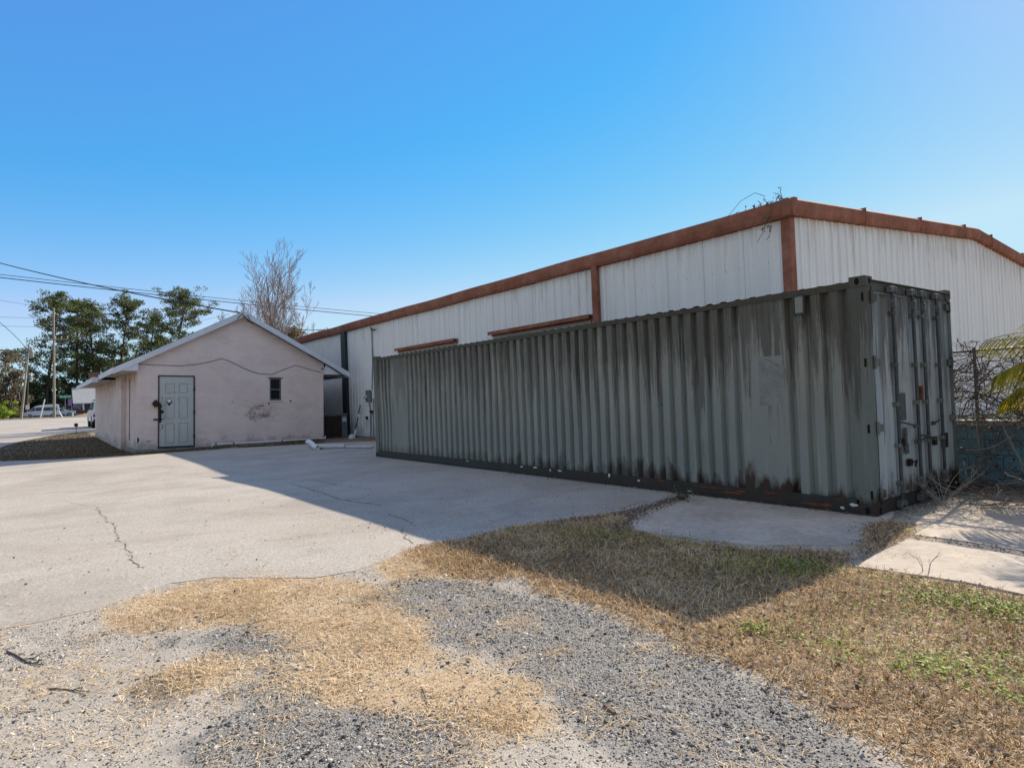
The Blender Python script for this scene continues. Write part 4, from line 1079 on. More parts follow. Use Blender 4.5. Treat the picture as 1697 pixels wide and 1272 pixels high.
def stem(r, p, d, n, step, wob, droop=0.0):
    p = np.array(p, float); d = np.array(d, float); d /= np.linalg.norm(d); out = [p.copy()]
    for _ in range(n):
        d = d+np.array([r.gauss(0, wob), r.gauss(0, wob), r.gauss(0, wob)])+np.array([0, 0, -droop]); d /= np.linalg.norm(d)
        p = p+d*step; out.append(p.copy())
    return out
r = random.Random(21)
mb = MB(); mv = MB(); leafV = []
for i in range(1050):
    y = r.uniform(-3.2, .6); z = r.choice([r.uniform(.05, .9), r.uniform(.85, 1.8), r.uniform(.95, 1.8), r.uniform(1.1, 1.82)])
    d = (r.gauss(0, .35), r.gauss(0, 1), r.gauss(.1, .8))
    pts = stem(r, (fx(y)+r.uniform(-.06, .05), y, z), d, r.randint(6, 14), .065, .38, .03)
    pts = [np.array([fx(q[1])+np.clip(q[0]-fx(q[1]), -.16, .12), q[1], max(.02, min(q[2], 1.92))]) for q in pts]
    rad = r.choice([.003, .0035, .0045, .007]); mb.tube(pts, [rad*(1-.5*j/len(pts)) for j in range(len(pts))], 4, cap=False)
    if r.random() < .8: leafV.append(pts[r.randint(1, len(pts)-1)])
# a few thick canes and the sun bleached ones lying over the cap
for (a, c, rad) in (((1588,648),(1692,690),.010), ((1598,690),(1640,620),.008), ((1612,655),(1625,700),.009), ((1650,660),(1697,700),.008), ((1586,560),(1640,660),.006)):
    A = on_x(*a, fx(0)-.1); C = on_x(*c, fx(-.4)-.1); n = 9; pts = [A+(C-A)*k/n+np.array([r.gauss(0,.02), r.gauss(0,.02), .10*math.sin(math.pi*k/n)*(-1)**len(mb.v)]) for k in range(n+1)]
    mb.tube(pts, rad, 5)
vn_ = thing('vine', 'tangled leafless brown vines smothering the chain link fence', 'vine', (fx(-.5), -.5, 0)); OV = (fx(-.5), -.5, 0)
mb.build('stems', 'vine', vn_, off=OV)
def leaf_quads(P, size, rs, jitter=.03, flat=.3):
    V = []; T = []
    for p in P:
        a = rs.normal(0, 1, 3); a /= np.linalg.norm(a); b = np.cross(a, rs.normal(0, 1, 3)); b /= np.linalg.norm(b)
        s = size*rs.uniform(.5, 1.3); c = np.array(p)+rs.normal(0, jitter, 3)
        V += [c-a*s, c-b*s*.5, c+a*s, c+b*s*.5]; T += [rs.random()]*4
    return np.array(V), np.arange(len(V)).reshape(-1, 4), np.array(T)
V, F, T = leaf_quads(leafV, .022, rng); np_mesh('dry_leaves', V-np.array(OV), F, 'vineleaf', T, vn_)
for i in range(46):
    y = r.uniform(-2.6, .35); zz = r.uniform(.86, .95)
    pts = stem(r, (fx(y)+r.uniform(-.1, .2), y, zz), (r.gauss(0,.25), 1 if r.random() < .5 else -1, r.gauss(0,.12)), r.randint(5, 12), .08, .16, .0)
    pts = [np.array([q[0], q[1], min(max(q[2], .82), 1.02)]) for q in pts]
    mv.tube(pts, r.uniform(.004, .009), 4)
for (a, c) in (((1560,640),(1640,665)), ((1545,600),(1600,655)), ((1560,712),(1590,695)), ((1660,700),(1697,770)), ((1670,720),(1720,800)), ((1600,745),(1680,720)), ((1618,700),(1622,740))):
    A = on_x(*a, 2.55 if a[0] < 1590 else fx(0)-.25); C = on_x(*c, fx(-.5)-.15); n = 8
    mv.tube([A+(C-A)*k/n+np.array([0, 0, -.07*math.sin(math.pi*k/n)]) for k in range(n+1)], .006, 5)
mv.build('bleached_stems', 'palevine', vn_, off=OV)

# brush heap along the foot of the fence
bh = MB(); bp = MB()
for i in range(190):
    x = r.uniform(1.1, 2.95); y = r.uniform(-2.8, -.05)
    if x < 1.9 and y > -.5 and r.random() < .6: continue
    pts = stem(r, (x, y, r.uniform(.01, .16)), (r.gauss(0, .5), r.gauss(0, 1), r.gauss(0, .25)), r.randint(4, 9), .07, .25, .02)
    pts = [np.array([q[0], q[1], max(.015, q[2])]) for q in pts]
    (bp if r.random() < .5 else bh).tube(pts, r.uniform(.002, .0065), 4, cap=False)
br_ = thing('brush_heap', 'low heap of dead brushwood along the foot of the blue wall', 'brushwood', (2.2, -1.2, 0))
bh.build('twigs', 'vine', br_, off=(2.2,-1.2,0)); bp.build('bleached_twigs', 'palevine', br_, off=(2.2,-1.2,0))

def weed_plant(name, label, loc, h, n, matn, spread=.5, leaves=0, lm='vineleaf', seed=0, group=None):
    rr = random.Random(seed); t = thing(name, label, 'weed', loc, group=group); m = MB(); P = []
    for i in range(n):
        d = (rr.gauss(0, spread), rr.gauss(0, spread), 1)
        pts = stem(rr, (rr.gauss(0, .03), rr.gauss(0, .03), 0), d, 6, h/6*rr.uniform(.6, 1.1), .15)
        m.tube(pts, [.004*(1-.1*j) for j in range(len(pts))], 4, cap=False)
        for k in range(2):
            q = pts[rr.randint(2, 5)]; pp = stem(rr, q, (rr.gauss(0,1), rr.gauss(0,1), .5), 3, h/9, .3); m.tube(pp, .002, 3, cap=False); P.append(pp[-1])
        P += pts[2:]
    m.build('stems', matn, t)
    if leaves:
        rs = np.random.default_rng(seed); sel = [P[rs.integers(len(P))] for _ in range(leaves)]
        V, F, T = leaf_quads(sel, .02, rs); np_mesh('leaves', V, F, lm, T, t)
    return t
weed_plant('dry_weed', 'pale leafless weed growing up against the container doors', (1.15, -.22, .0), .55, 13, 'palevine', .55, seed=3)
weed_plant('brown_weed', 'reddish brown dead weed at the far corner of the container doors', (2.35, -.25, 0), .62, 12, 'vine', .35, 90, 'vineleaf', seed=5)
p = on_z(1128, 828); weed_plant('green_weed', 'small green weed sprouting under the container rib side', (p[0], p[1], 0), .20, 16, 'vine', .9, 130, 'shrub', seed=7)
p = on_z(1538, 952); weed_plant('grass_stalk', 'single thin dry grass stalk standing at the slab edge', (p[0], p[1], 0), .22, 2, 'palevine', .12, seed=9)
p = on_z(1455, 895); weed_plant('thin_weed', 'thin grey dead weed by the near container corner', (p[0], p[1], 0), .24, 7, 'vine', .5, seed=13)

# vine on the warehouse roof corner
rv = thing('roof_vine', 'dry brown vine sprouting over the warehouse eave at its corner', 'vine', (WX, WY0+.3, 4.75)); m = MB(); P = []
for i in range(26):
    t = r.random()**1.5; y = .02+t*1.0
    pts = stem(r, (-.03+r.uniform(-.06,.06), y-.3, .0), (r.gauss(0,.5), r.gauss(.2,.8), .9*(1-t*.6)), r.randint(3, 7), .058*(1-.5*t), .55)
    pts = [np.array([q[0], q[1], max(q[2], .0)]) for q in pts]
    m.tube(pts, .006, 4, cap=False); P += pts[1:]
for i in range(4):
    pts = stem(r, (-.14, -.02+r.gauss(0,.03), .05), (0, r.gauss(0,.2), -1), 9, .085, .16); pts = [np.array([min(q[0], -.145+.0), q[1], q[2]]) for q in pts]; m.tube(pts, .006, 4, cap=False); P += pts[4:]
m.tube([(-.05,.9,.02),(-.05,.6,.25),(-.05,.3,.32),(-.05,.1,.2)], .005, 4)
m.build('stems', 'vine', rv); rs = np.random.default_rng(5); V, F, T = leaf_quads([P[rs.integers(len(P))] for _ in range(150)], .025, rs); np_mesh('dry_leaves', V, F, 'evergreen', T*.5, rv)

# palm at the right, sunlit through its fronds
pc = np.array([2.62, -1.95, -.12])
pm = thing('palm', 'young palm with sunlit yellow green fronds arching over the blue wall', 'palm', tuple(pc))
m = MB(); m.tube([(0,0,-.05),(.02,.01,.5),(.0,.03,1.0),(.01,.0,1.5)], [.16,.14,.13,.10], 10); m.build('trunk', 'bark', pm)
for fi, (az, el, Lf) in enumerate(((84,52,1.8),(100,40,1.75),(118,55,1.8),(70,30,1.6),(140,35,1.5),(95,70,1.6),(40,45,1.6),(0,50,1.7),(-45,45,1.6),(-90,50,1.7),(-135,45,1.6),(170,50,1.7))):
    rr = np.random.default_rng(fi+40); az_ = R_(az+25); d = np.array([math.cos(az_)*math.cos(R_(el)), math.sin(az_)*math.cos(R_(el)), math.sin(R_(el))])
    pts = [np.array([0,0,1.5])]; n = 16
    for k in range(n):
        d = d+np.array([0,0,-.085]); d /= np.linalg.norm(d); pts.append(pts[-1]+d*Lf/n)
    mm = MB(); mm.tube(pts, [.016*(1-.8*j/n) for j in range(n+1)], 5); V = []; T = []
    fr_ = mm.build('frond', 'palm', pm); fa = fr_.data.attributes.new('tint','FLOAT','POINT'); fa.data.foreach_set('value', [.35]*len(fr_.data.vertices))
    for k in range(2*n):
        t = 3+(n-3)*k/(2*n); i0 = min(int(t), n-1); p = pts[i0]+(pts[i0+1]-pts[i0])*(t-i0); td = pts[i0+1]-pts[i0]; td /= np.linalg.norm(td)
        sd = np.cross(td, [0,0,1.]); sd /= np.linalg.norm(sd)
        for s in (-1, 1):
            l = (.62*math.sin(math.pi*min(.97, .25+.7*k/(2*n)))+.12)*rr.uniform(.85,1.1)
            a = sd*s*.75+td*.75+np.array([0,0,-.15]); a /= np.linalg.norm(a); q0 = p; wv = .030; tt = rr.uniform(.2, .9)
            wdir = np.cross(a, [0,0,1.]); wdir /= np.linalg.norm(wdir); wdir = wdir*.8+np.array([0,0,.6])*s*.4
            strip = [q0]
            for h_ in range(4):
                a = a+np.array([0,0,-.22]); a /= np.linalg.norm(a); strip.append(strip[-1]+a*l/4)
            for h_ in range(4):
                w0 = wv*(1 if h_ else .6)*(1-.2*h_); w1 = wv*(1-.24*(h_+1))+.001
                V += [strip[h_]-wdir*w0, strip[h_]+wdir*w0, strip[h_+1]+wdir*w1, strip[h_+1]-wdir*w1]; T += [tt]*4
    np_mesh('leaflets', np.array(V), np.arange(len(V)).reshape(-1,4), 'palm', T, fr_)

# ------------------------------------------------------------------ trees
def clump_leaves(centres, radii, per, size, rs, flat=.7, tint0=None):
    """many small leaf faces filling ellipsoidal clumps; tint shared within a clump"""
    C = np.asarray(centres, float); n = len(C); N = n*per
    d = rs.normal(0, 1, (N, 3)); d /= np.linalg.norm(d, axis=1)[:,None]
    r = rs.random(N)**.45
    rad = np.repeat(np.asarray(radii, float), per)
    P = np.repeat(C, per, 0)+d*(r*rad)[:,None]*np.array([1, 1, flat])
    a = rs.normal(0, 1, (N, 3)); a /= np.linalg.norm(a, axis=1)[:,None]
    b = np.cross(a, rs.normal(0, 1, (N, 3))); b /= np.linalg.norm(b, axis=1)[:,None]
    s = (size*rs.uniform(.5, 1.35, N))[:,None]
    V = np.stack([P-a*s, P-b*s*.45, P+a*s, P+b*s*.45], 1).reshape(-1, 3)
    t = np.repeat(rs.random(n) if tint0 is None else tint0, per)*.6+rs.random(N)*.4
    return V, np.arange(N*4).reshape(-1, 4), np.repeat(t, 4)
def tree_at(px, Y, top):
    b = on_y(px, 690, Y); zt = on_y(px, top, Y)[2]; g = float(base_z(Y)); return (b[0], Y, g-.05), zt-g
def mpp(Y, px=100): return float((on_y(px, 690, Y)-CAM)@AF)/FPX
def pine(px, top, Y, wpx, botpx, label, seed, mat='pine', group='pines beyond the road', trunks=1):
    loc, H = tree_at(px, Y, top); k = mpp(Y); Wd = 1.2*wpx*k/2; hb = max(.2, 1-(botpx-top)*k/H)*H
    r = random.Random(seed); rs = np.random.default_rng(seed)
    t = thing('pine_tree', label, 'pine tree', loc, group=group); mb = MB(); C = []; Rr = []
    tr = stem(r, (0,0,0), (r.gauss(0,.02), r.gauss(0,.02), 1), 14, H*.97/14, .025)
    mb.tube(tr, [.30*(1-.8*i/14)+.03 for i in range(15)], 7)
    nl = int(62*max(.8, wpx/75))
    for i in range(nl):
        f = i/(nl-1); h = hb+(H*.97-hb)*f
        p = tr[min(13, int(h/(H*.97)*14))]*(1) ; p = np.array([p[0], p[1], h])
        prof = math.sin(math.pi*min(1, .16+.70*f))**.8*(.40+.60*r.random())
        if r.random() < .16: continue
        L = Wd*prof; az = i*2.4+r.uniform(-.5,.5); d = np.array([math.cos(az), math.sin(az), .25+.5*f])
        lim = stem(r, p, d, 5, L/5, .14, -.02); mb.tube(lim, [.075*(1-.16*j) for j in range(6)], 4, cap=False)
        for j in (2, 3, 4, 5):
            if r.random() < (.35 if j == 2 else .8):
                C.append(lim[j]+np.array([r.gauss(0,.4), r.gauss(0,.4), r.gauss(.25,.35)])); Rr.append(r.uniform(.85, 1.6)*(.75+.25*j/5))
    for i in range(5): C.append(np.array([tr[-1][0]+r.gauss(0,.5), tr[-1][1]+r.gauss(0,.5), H*.965-abs(r.gauss(0,.5))])); Rr.append(.7)
    mb.build('trunk', 'bark', t)
    V, F, T = clump_leaves(C, Rr, 72, .21, rs, .6); np_mesh('crown', V, F, mat, T, t)
def broadleaf(px, top, Y, wpx, label, seed, mat, group, name='leafy_tree', cat='tree', bot=None, moss=False, dens=70, per=55, size=.24, bark='bark'):
    loc, H = tree_at(px, Y, top); k = mpp(Y); Wd = wpx*k/2
    r = random.Random(seed); rs = np.random.default_rng(seed)
    t = thing(name, label, cat, loc, group=group); mb = MB(); C = []; Rr = []
    hb = H*.22 if bot is None else bot*H
    tr = stem(r, (0,0,0), (r.gauss(0,.06), r.gauss(0,.06), 1), 8, H*.55/8, .07); mb.tube(tr, [.32*(1-.09*i)*min(1, H/9) for i in range(9)], 7)
    for i in range(22):
        p = tr[r.randint(3, 8)]; az = i*2.4; d = np.array([math.cos(az), math.sin(az), r.uniform(.1, 1.3)]); L = Wd*r.uniform(.6, .95)
        lim = stem(r, p, d, 5, L/5, .2); mb.tube(lim, [.10*(1-.17*j)*min(1, H/9) for j in range(6)], 4, cap=False)
    for i in range(dens):
        az = r.uniform(0, 6.28); f = r.random(); h = hb+(H-hb)*f
        rad = Wd*math.sqrt(max(.05, 1-((f-.42)/.6)**2))*math.sqrt(r.uniform(.25, 1))
        C.append(np.array([math.cos(az)*rad, math.sin(az)*rad, h*.97])); Rr.append(min(H*.12, 1.1)*r.uniform(.6, 1.2))
    mb.build('trunk', bark, t)
    V, F, T = clump_leaves(C, Rr, per, size, rs, .75); np_mesh('crown', V, F, mat, T, t)
    if moss:
        V = []; T = []
        for i in range(260):
            c = C[rs.integers(len(C))]+rs.normal(0, .5, 3); L = rs.uniform(.6, 1.9); w_ = rs.uniform(.05, .13); a = rs.uniform(0, 6.28); e = np.array([math.cos(a), math.sin(a), 0])*w_
            q = c+np.array([rs.normal(0,.08), rs.normal(0,.08), -L]); V += [c-e, c+e, q+e*.3, q-e*.3]; T += [rs.random()]*4
        np_mesh('hanging_moss', np.array(V), np.arange(len(V)).reshape(-1,4), 'moss', T, t)
    return t
pine(76, 492, 150, 96, 655, 'big dense pine behind the tall pale utility pole, fullest crown of the row', 101)
pine(127, 497, 158, 60, 628, 'slim pine with open see-through crown, second from the road end of the row', 102)
pine(157, 503, 154, 60, 625, 'dark narrow pine between the slim pine and the round topped pine', 103)
pine(192, 498, 160, 92, 645, 'round topped pine with drooping tips left of the sky gap', 104)
pine(288, 494, 156, 128, 640, 'broad pine just above the pink roof slope, set apart from the row', 105)
pine(243, 524, 170, 60, 620, 'short pine peeping low between the round topped pine and broad pine', 106)
GB = 'dark broadleaf trees under the pines'
for i, (px, top, Y, wp_, lab) in enumerate((
    (58, 632, 152, 60, 'dark low tree behind the white van windscreen'), (100, 628, 160, 66, 'dark low tree behind the green street sign'), (138, 606, 168, 70, 'dark bushy tree behind the pale porch roof'),
    (178, 572, 172, 74, 'tall dark bushy tree under the round topped pine'), (222, 575, 176, 80, 'dark bushy tree low in the gap of the pines'), (265, 560, 172, 80, 'dark bushy tree under the broad pine, touching the pink roof'), (320, 560, 178, 80, 'dark bushy tree at the outer edge of the broad pine'),
    (28, 655, 165, 60, 'dark low tree between the leaning pole and mossy oak'))):
    broadleaf(px, top, Y, wp_, lab, 200+i, 'evergreen', GB, bot=.05, dens=60, per=60, size=.30)
broadleaf(2, 573, 142, 76, 'brown mossy oak at the far left edge, taller of two', 231, 'oak', 'mossy oaks', 'oak_tree', 'oak', bot=.10, moss=True, dens=95, per=60, size=.26)
broadleaf(-55, 590, 138, 90, 'brown oak mostly outside the frame at far left', 232, 'oak', 'mossy oaks', 'oak_tree', 'oak', bot=.1, moss=True, dens=80)
broadleaf(492, 542, 92, 62, 'yellow green tree crown behind the pink roof by the bare tree', 233, 'oakyellow', None, bot=.2, dens=90, per=60, size=.22)
broadleaf(543, 545, 100, 34, 'small green tree top just above the far warehouse eave', 234, 'pine', None, bot=.3, dens=50, per=50, size=.22)
for i, (px, Y, h, w_, lab) in enumerate(((4, 116, 3.4, 3.0, 'bright green shrub at the far left edge beside the road'), (20, 120, 2.2, 2.6, 'yellowish shrub under the mossy oak'), (108, 140, 2.4, 4.0, 'dark shrub behind the parked pale car'), (70, 142, 2.6, 5.0, 'dark hedge shrub behind the white van'))):
    loc = on_y(px, 690, Y); r = random.Random(i); rs = np.random.default_rng(i+300)
    t = thing('shrub', lab, 'shrub', (loc[0], Y, ZTOP-.05), group='roadside shrubs'); C = [np.array([r.gauss(0, w_*.28), r.gauss(0, w_*.22), abs(r.gauss(h*.45, h*.22))]) for _ in range(26)]
    m = MB()
    for c in C[:8]: m.tube([(0,0,0), tuple(c*.5+np.array([.1,0,.1])), tuple(c)], .02, 4)
    m.build('stems', 'bark', t); V, F, T = clump_leaves(C, [.42]*26, 50, .15, rs); np_mesh('leaves', V, F, ['weed','oakyellow','evergreen','evergreen'][i], T, t)
# far woods closing the horizon
rs = np.random.default_rng(55); C = []; Rr = []
for i in range(900):
    x = rs.uniform(-330, 420); y = 235+rs.uniform(-12, 25)+.0004*x*x; C.append((x, y, ZTOP+abs(rs.normal(3.5, 3.4)))); Rr.append(rs.uniform(2, 4))
V, F, T = clump_leaves(C, Rr, 40, 1.0, rs, .8)
o = kind(np_mesh('distant_woods', V, F, 'evergreen', T), 'stuff'); o['label'] = 'dark line of far woods along the horizon'

# bare winter tree behind the pink building
def bare(px, Y, top, label, seed, leaders, n2):
    loc, H = tree_at(px, Y, top); r = random.Random(seed); t = thing('bare_tree', label, 'tree', loc, group='leafless trees'); mb = MB()
    def grow(p, d, L, rad, lev, up):
        n = 7 if lev < 2 else 5; pts = [np.array(p, float)]; d = np.array(d, float); d /= np.linalg.norm(d)
        for i in range(n):
            d = d+np.array([r.gauss(0,.07), r.gauss(0,.07), up]); d /= np.linalg.norm(d); pts.append(pts[-1]+d*L/n)
        mb.tube(pts, [max(.009, rad*(1-.75*i/n)) for i in range(n+1)], 5 if lev < 2 else 3, cap=False)
        if lev >= 3: return
        k = (14, 9, 5)[lev]
        for i in range(k):
            f = r.uniform(.2, .98); j = min(n-1, int(f*n)); q = pts[j]+(pts[j+1]-pts[j])*(f*n-j)
            dd = pts[j+1]-pts[j]; dd /= np.linalg.norm(dd); az = r.uniform(0, 6.28); s = np.array([math.cos(az), math.sin(az), .1]); s -= dd*(s@dd)
            grow(q, dd*.8+s*r.uniform(.45,.95), L*(.42 if lev == 0 else .5)*r.uniform(.6, 1.15)*(1.15-.5*f), max(.010, rad*.36*(1-.5*f)), lev+1, .12)
    for (dx, dy, Lf, rad) in leaders: grow((0,0,0), (dx, dy, 1), H*Lf, rad, 0, .03)
    return mb.build('branches', 'greybark', t)
bare(452, 45, 392, 'tall leafless tree with upswept twigs behind the pink gable', 5, ((-.06,0,.78,.14),(.07,.1,.82,.15),(-.50,.0,.72,.09),(.52,.05,.64,.09),(.27,-.1,.66,.09),(-.25,.1,.66,.09)), 8)
bare(385, 46, 478, 'single thin bare sapling tip above the pink roof peak', 9, ((-.03,0,.66,.035),(-.10,.05,.52,.03)), 3)

# ------------------------------------------------------------------ poles, wires, signs
LEAN = .027
def pole(px0, py1, px1, Y, rad, label, mat, arm=None, arm_py=None, ins=None, can=None, brace=None):
    g = float(base_z(Y)); b = on_y(px0, 690, Y); b[2] = g-.1; tp = on_y(px1, py1, Y)
    t = thing('utility_pole', label, 'utility pole', tuple(b), group='roadside utility poles'); ob = b
    m = MB(); m.tube([b, (b+tp)/2, tp], [rad, rad*.85, rad*.65], 9); m.build('shaft', mat, t, off=ob)
    if arm:
        a0 = on_y(arm[0], arm_py[0], Y-.25); a1 = on_y(arm[1], arm_py[1], Y-.25); m = MB(); m.bar(a0, a1, .14, .18); m.build('crossarm', 'greybark', t, off=ob)
        for f in ins:
            c = a0+(a1-a0)*f; m = MB(); m.lathe((c[0], c[1], c[2]+.09), [(.04,0),(.04,.12),(.11,.14),(.05,.2),(.10,.22),(.04,.32)], 8); m.build('insulator', 'whitegrey', t, off=ob)
    if can:
        for (cx, cy, h) in can:
            c = on_y(cx, cy, Y-.45); m = MB(); m.lathe((c[0], c[1], c[2]-h/2), [(.24,0),(.27,.05),(.27,h-.1),(.22,h),(.06,h+.02),(.06,h+.22)], 12); m.build('transformer', 'galv', t, off=ob)
    return t, tp
pA, tA = pole(90, 510, 89, 104, .17, 'tall pale utility pole with long crossarm beside the van rear', 'polewood', (56, 113), (563.5, 562), (.02, .28, .42, .62, .80, .98))
pB, tB = pole(35, 572, 48, 108, .16, 'leaning pale utility pole with transformer at the van nose', 'polewood', (38, 58), (580, 580), (.1, .9), can=[(52.5, 586, 1.0)])
pC, tC = pole(44, 605, 47, 140, .17, 'dark distant utility pole carrying a boxy transformer', 'poledark', can=[(50.5, 625, 1.0)])
pD, tD = pole(56, 627, 56.5, 175, .17, 'farthest short dark pole showing low between the trees', 'poledark', can=[(59, 638, .9)])
def wire(pts3, rad, label, sag=.0, n=26):
    a, b = np.array(pts3[0], float), np.array(pts3[-1], float); P = []
    if len(pts3) == 2 and sag >= 0 and a[0] < -14: a = a+(a-b)*.8
    if len(pts3) == 2:
        for i in range(n+1):
            f = i/n; P.append(a+(b-a)*f-np.array([0,0,sag*4*f*(1-f)]))
    else: P = [np.array(p, float) for p in pts3]
    c = P[0]; m = MB(); m.tube(P, rad, 5); o = m.build('power_line', 'wire', None, off=c); o.location = c; tag(o, label, 'power line', 'overhead wires'); return o
apex = np.array(HO)+np.array([AX+HT*AZ-.05, -.26, AZ-HT*AX-.10])
wire([on_y(-160, 388, 52), apex], .024, 'thick black service cable falling to the pink gable peak', .35)
wire([on_y(-120, 441, 70), on_y(760, 531, 70)], .028, 'upper of the two long wires running behind the bare tree', .25)
wire([on_y(-120, 446, 70), on_y(760, 536, 70)], .040, 'lower thicker one of the two long wires behind the bare tree', .25)
wire([on_y(-120, 475, 90), on_y(89, 512, 104)], .016, 'thin wire from the left edge to the top of the tall pole', .1)
wire([on_y(-120, 487, 90), on_y(44, 577, 108)], .035, 'dark wire dropping from the left edge to the leaning pole', -1.7)
wire([on_y(-120, 519, 95), on_y(90, 528, 104)], .018, 'thin level wire just below the tall pole top', .1)
wire([on_y(-120, 535, 95), on_y(90, 542, 104)], .018, 'thin level wire midway between pole top and crossarm', .1)
wire([on_y(40, 582, 107.7), on_y(-120, 566, 100)], .02, 'wire running left off the leaning pole crossarm', .2)
wire([on_y(-120, 572, 100), on_y(36, 582, 107.7), on_y(58, 584, 107.7), on_y(150, 572, 104), on_y(240, 560, 104)], .028, 'low dark wire crossing the leaning pole and running into the pines')
wire([on_y(113, 561, 103.7), on_y(380, 520, 100)], .016, 'thin wire leaving the crossarm towards the bare tree', .6)
a_, b_ = on_y(470, 545, 60), np.array([WX-.12, on_x(622, 546, WX-.12)[1], on_x(622, 546, WX-.12)[2]])
wire([a_, b_], .022, 'service wire reaching the mast on the warehouse wall', .05)
def sign_on_post(px, Y, py_top, panels, label, name='street_sign', rad=.03, lean=0):
    g = float(base_z(Y)); b = on_y(px, 690, Y); b[2] = g-.05; tp = on_y(px+lean, py_top, Y)
    t = thing(name, label, name.replace('_', ' '), tuple(b)); m = MB(); m.tube([b, tp], rad, 6); m.build('post', 'galv', t, off=b)
    for (x0, y0, x1, y1, mt_, marks) in panels:
        p = on_y(x0, y0, Y-.06); q = on_y(x1, y1, Y-.06); m = MB(); m.box(p[0], q[0], Y-.075, Y-.045, min(p[2], q[2]), max(p[2], q[2])); pn = m.build('panel', mt_, t, off=b)
        if marks:
            m = MB(); L = q[0]-p[0]; zc = (p[2]+q[2])/2
            for f0, f1 in ((.08,.30),(.36,.60),(.66,.90)): m.box(p[0]+L*f0, p[0]+L*f1, Y-.079, Y-.076, zc-.07, zc+.07)
            m.build('lettering', 'signwhite', pn, off=b)
    return t
sign_on_post(108, 110, 656, [(97.5, 654.5, 119, 659.5, 'signgreen', True)], 'green street name sign on a thin post beside the van')
sign_on_post(46, 112, 670, [(42.5, 671, 49, 678, 'signwhite', False)], 'small white square sign beside the leaning pole', 'road_sign')
t = sign_on_post(119, 113, 660, [(112.5, 661, 119.5, 672, 'signpurple', False)], 'small purple banner by the pale porch', 'banner', .025)
def marker(p0, p1, Y, label, name='guy_marker'):
    a = on_y(p0[0], 692, Y); a[2] = ZTOP-.03; b = on_y(p1[0], p1[1], Y); m = MB(); m.tube([a, b], .075, 7); m.tube([b, b+(b-a)*.06], .03, 5); o = m.build(name, 'white', None, off=a); o.location = a; tag(o, label, 'guy wire marker' if name == 'guy_marker' else 'post')
marker((66.5, 692), (74, 662), 106, 'long leaning white guy wire guard in front of the van')
marker((103.5, 692), (97, 681), 106, 'short leaning white guy wire guard behind the van rear')
marker((120.5, 692), (120.5, 683.5), 108, 'stubby white post below the purple banner', 'marker_post')
# little dark stake light at the lawn edge
c = on_y(126.5, 716, 40); c[2] = float(base_z(40)); t = thing('stake_light', 'small black stake light standing at the far lawn edge', 'stake light', tuple(c))
m = MB(); m.tube([(0,0,-.05),(0,0,.46)], .014, 6); m.build('stake', 'black', t); m = MB(); m.lathe((0,0,.42), [(.05,0),(.09,.03),(.10,.14),(.07,.18),(.02,.20)], 10); m.build('lamp_head', 'black', t)

# ------------------------------------------------------------------ vehicles
def vehicle(name, label, cat, loc, rot, prof, width, wins, paint, wheels, wr, roofpart=None, lamps=None, group=None, bumper=None):
    t = thing(name, label, cat, loc, (0, 0, rot), group)
    m = MB(); h = width/2
    n = len(prof); zmax = max(p[1] for p in prof)
    inset = [0 if z < 1.05 else .16*width/2*(z-1.05)/(zmax-1.05+1e-6)*1.2 for _, z in prof]
    A = [(x, -h+i_, z) for (x, z), i_ in zip(prof, inset)]; B = [(x, h-i_, z) for (x, z), i_ in zip(prof, inset)]
    m.add(A+B, [tuple(range(n)), tuple(range(n, 2*n))[::-1]]+[(i, n+i, n+(i+1)%n, (i+1)%n) for i in range(n)])
    m.build('body', paint, t, bevel=.05)
    for (x0, z0, x1, z1, x2, z2, x3, z3) in wins:
        for s in (-1, 1):
            def yy(z): return s*(h-(0 if z < 1.05 else .16*width/2*(z-1.05)/(zmax-1.05)*1.2)+.004)
            q = [(x0,yy(z0),z0),(x1,yy(z1),z1),(x2,yy(z2),z2),(x3,yy(z3),z3)]; m = MB(); m.add(q+[(a, b+s*.012, c) for a, b, c in q], [(4,5,6,7) if s < 0 else (7,6,5,4), (0,1,5,4),(1,2,6,5),(2,3,7,6),(3,0,4,7)]); m.build('window', 'carglass', t)
    for x in wheels:
        for s in (-1, 1):
            m = MB(); m.lathe((0,0,0), [(wr*.62,-.11),(wr*.96,-.10),(wr,-.05),(wr,.05),(wr*.96,.10),(wr*.62,.11)], 20); m.v = [(x+a, s*(h-.10)+c, wr+b) for a, b, c in m.v]; wl = m.build('wheel', 'tyre', t)
            m = MB(); m.lathe((0,0,0), [(wr*.60,-.115),(wr*.52,-.12),(wr*.2,-.10),(wr*.2,.10),(wr*.52,.12),(wr*.60,.115)], 14); m.v = [(x+a, s*(h-.10)+c, wr+b) for a, b, c in m.v]; m.build('rim', 'rim', wl)
    x0, x1 = min(p[0] for p in prof), max(p[0] for p in prof)
    for xx, mt_, nm in ((x0, 'whitegrey', 'headlight'), (x1, 'redlamp', 'tail_light')):
        for s in (-1, 1):
            m = MB(); m.box(xx-.03, xx+.03, s*h*.82-.12, s*h*.82+.12, .72, .9); m.build(nm, mt_, t)
    for xx in (x0, x1):
        m = MB(); m.box(xx-.08, xx+.08, -h*.95, h*.95, .32, .55); m.build('bumper', bumper or 'black', t, bevel=.03)
    if roofpart:
        m = MB(); m.box(*roofpart); m.build('roof_panel', 'black', t, bevel=.05)
    return t
vl = on_y(38.5, 692, 122); vr = on_y(98.5, 690, 122); vc = ((vl[0]+vr[0])/2, 122, ZTOP+.008); sc_ = (vr[0]-vl[0])/5.9
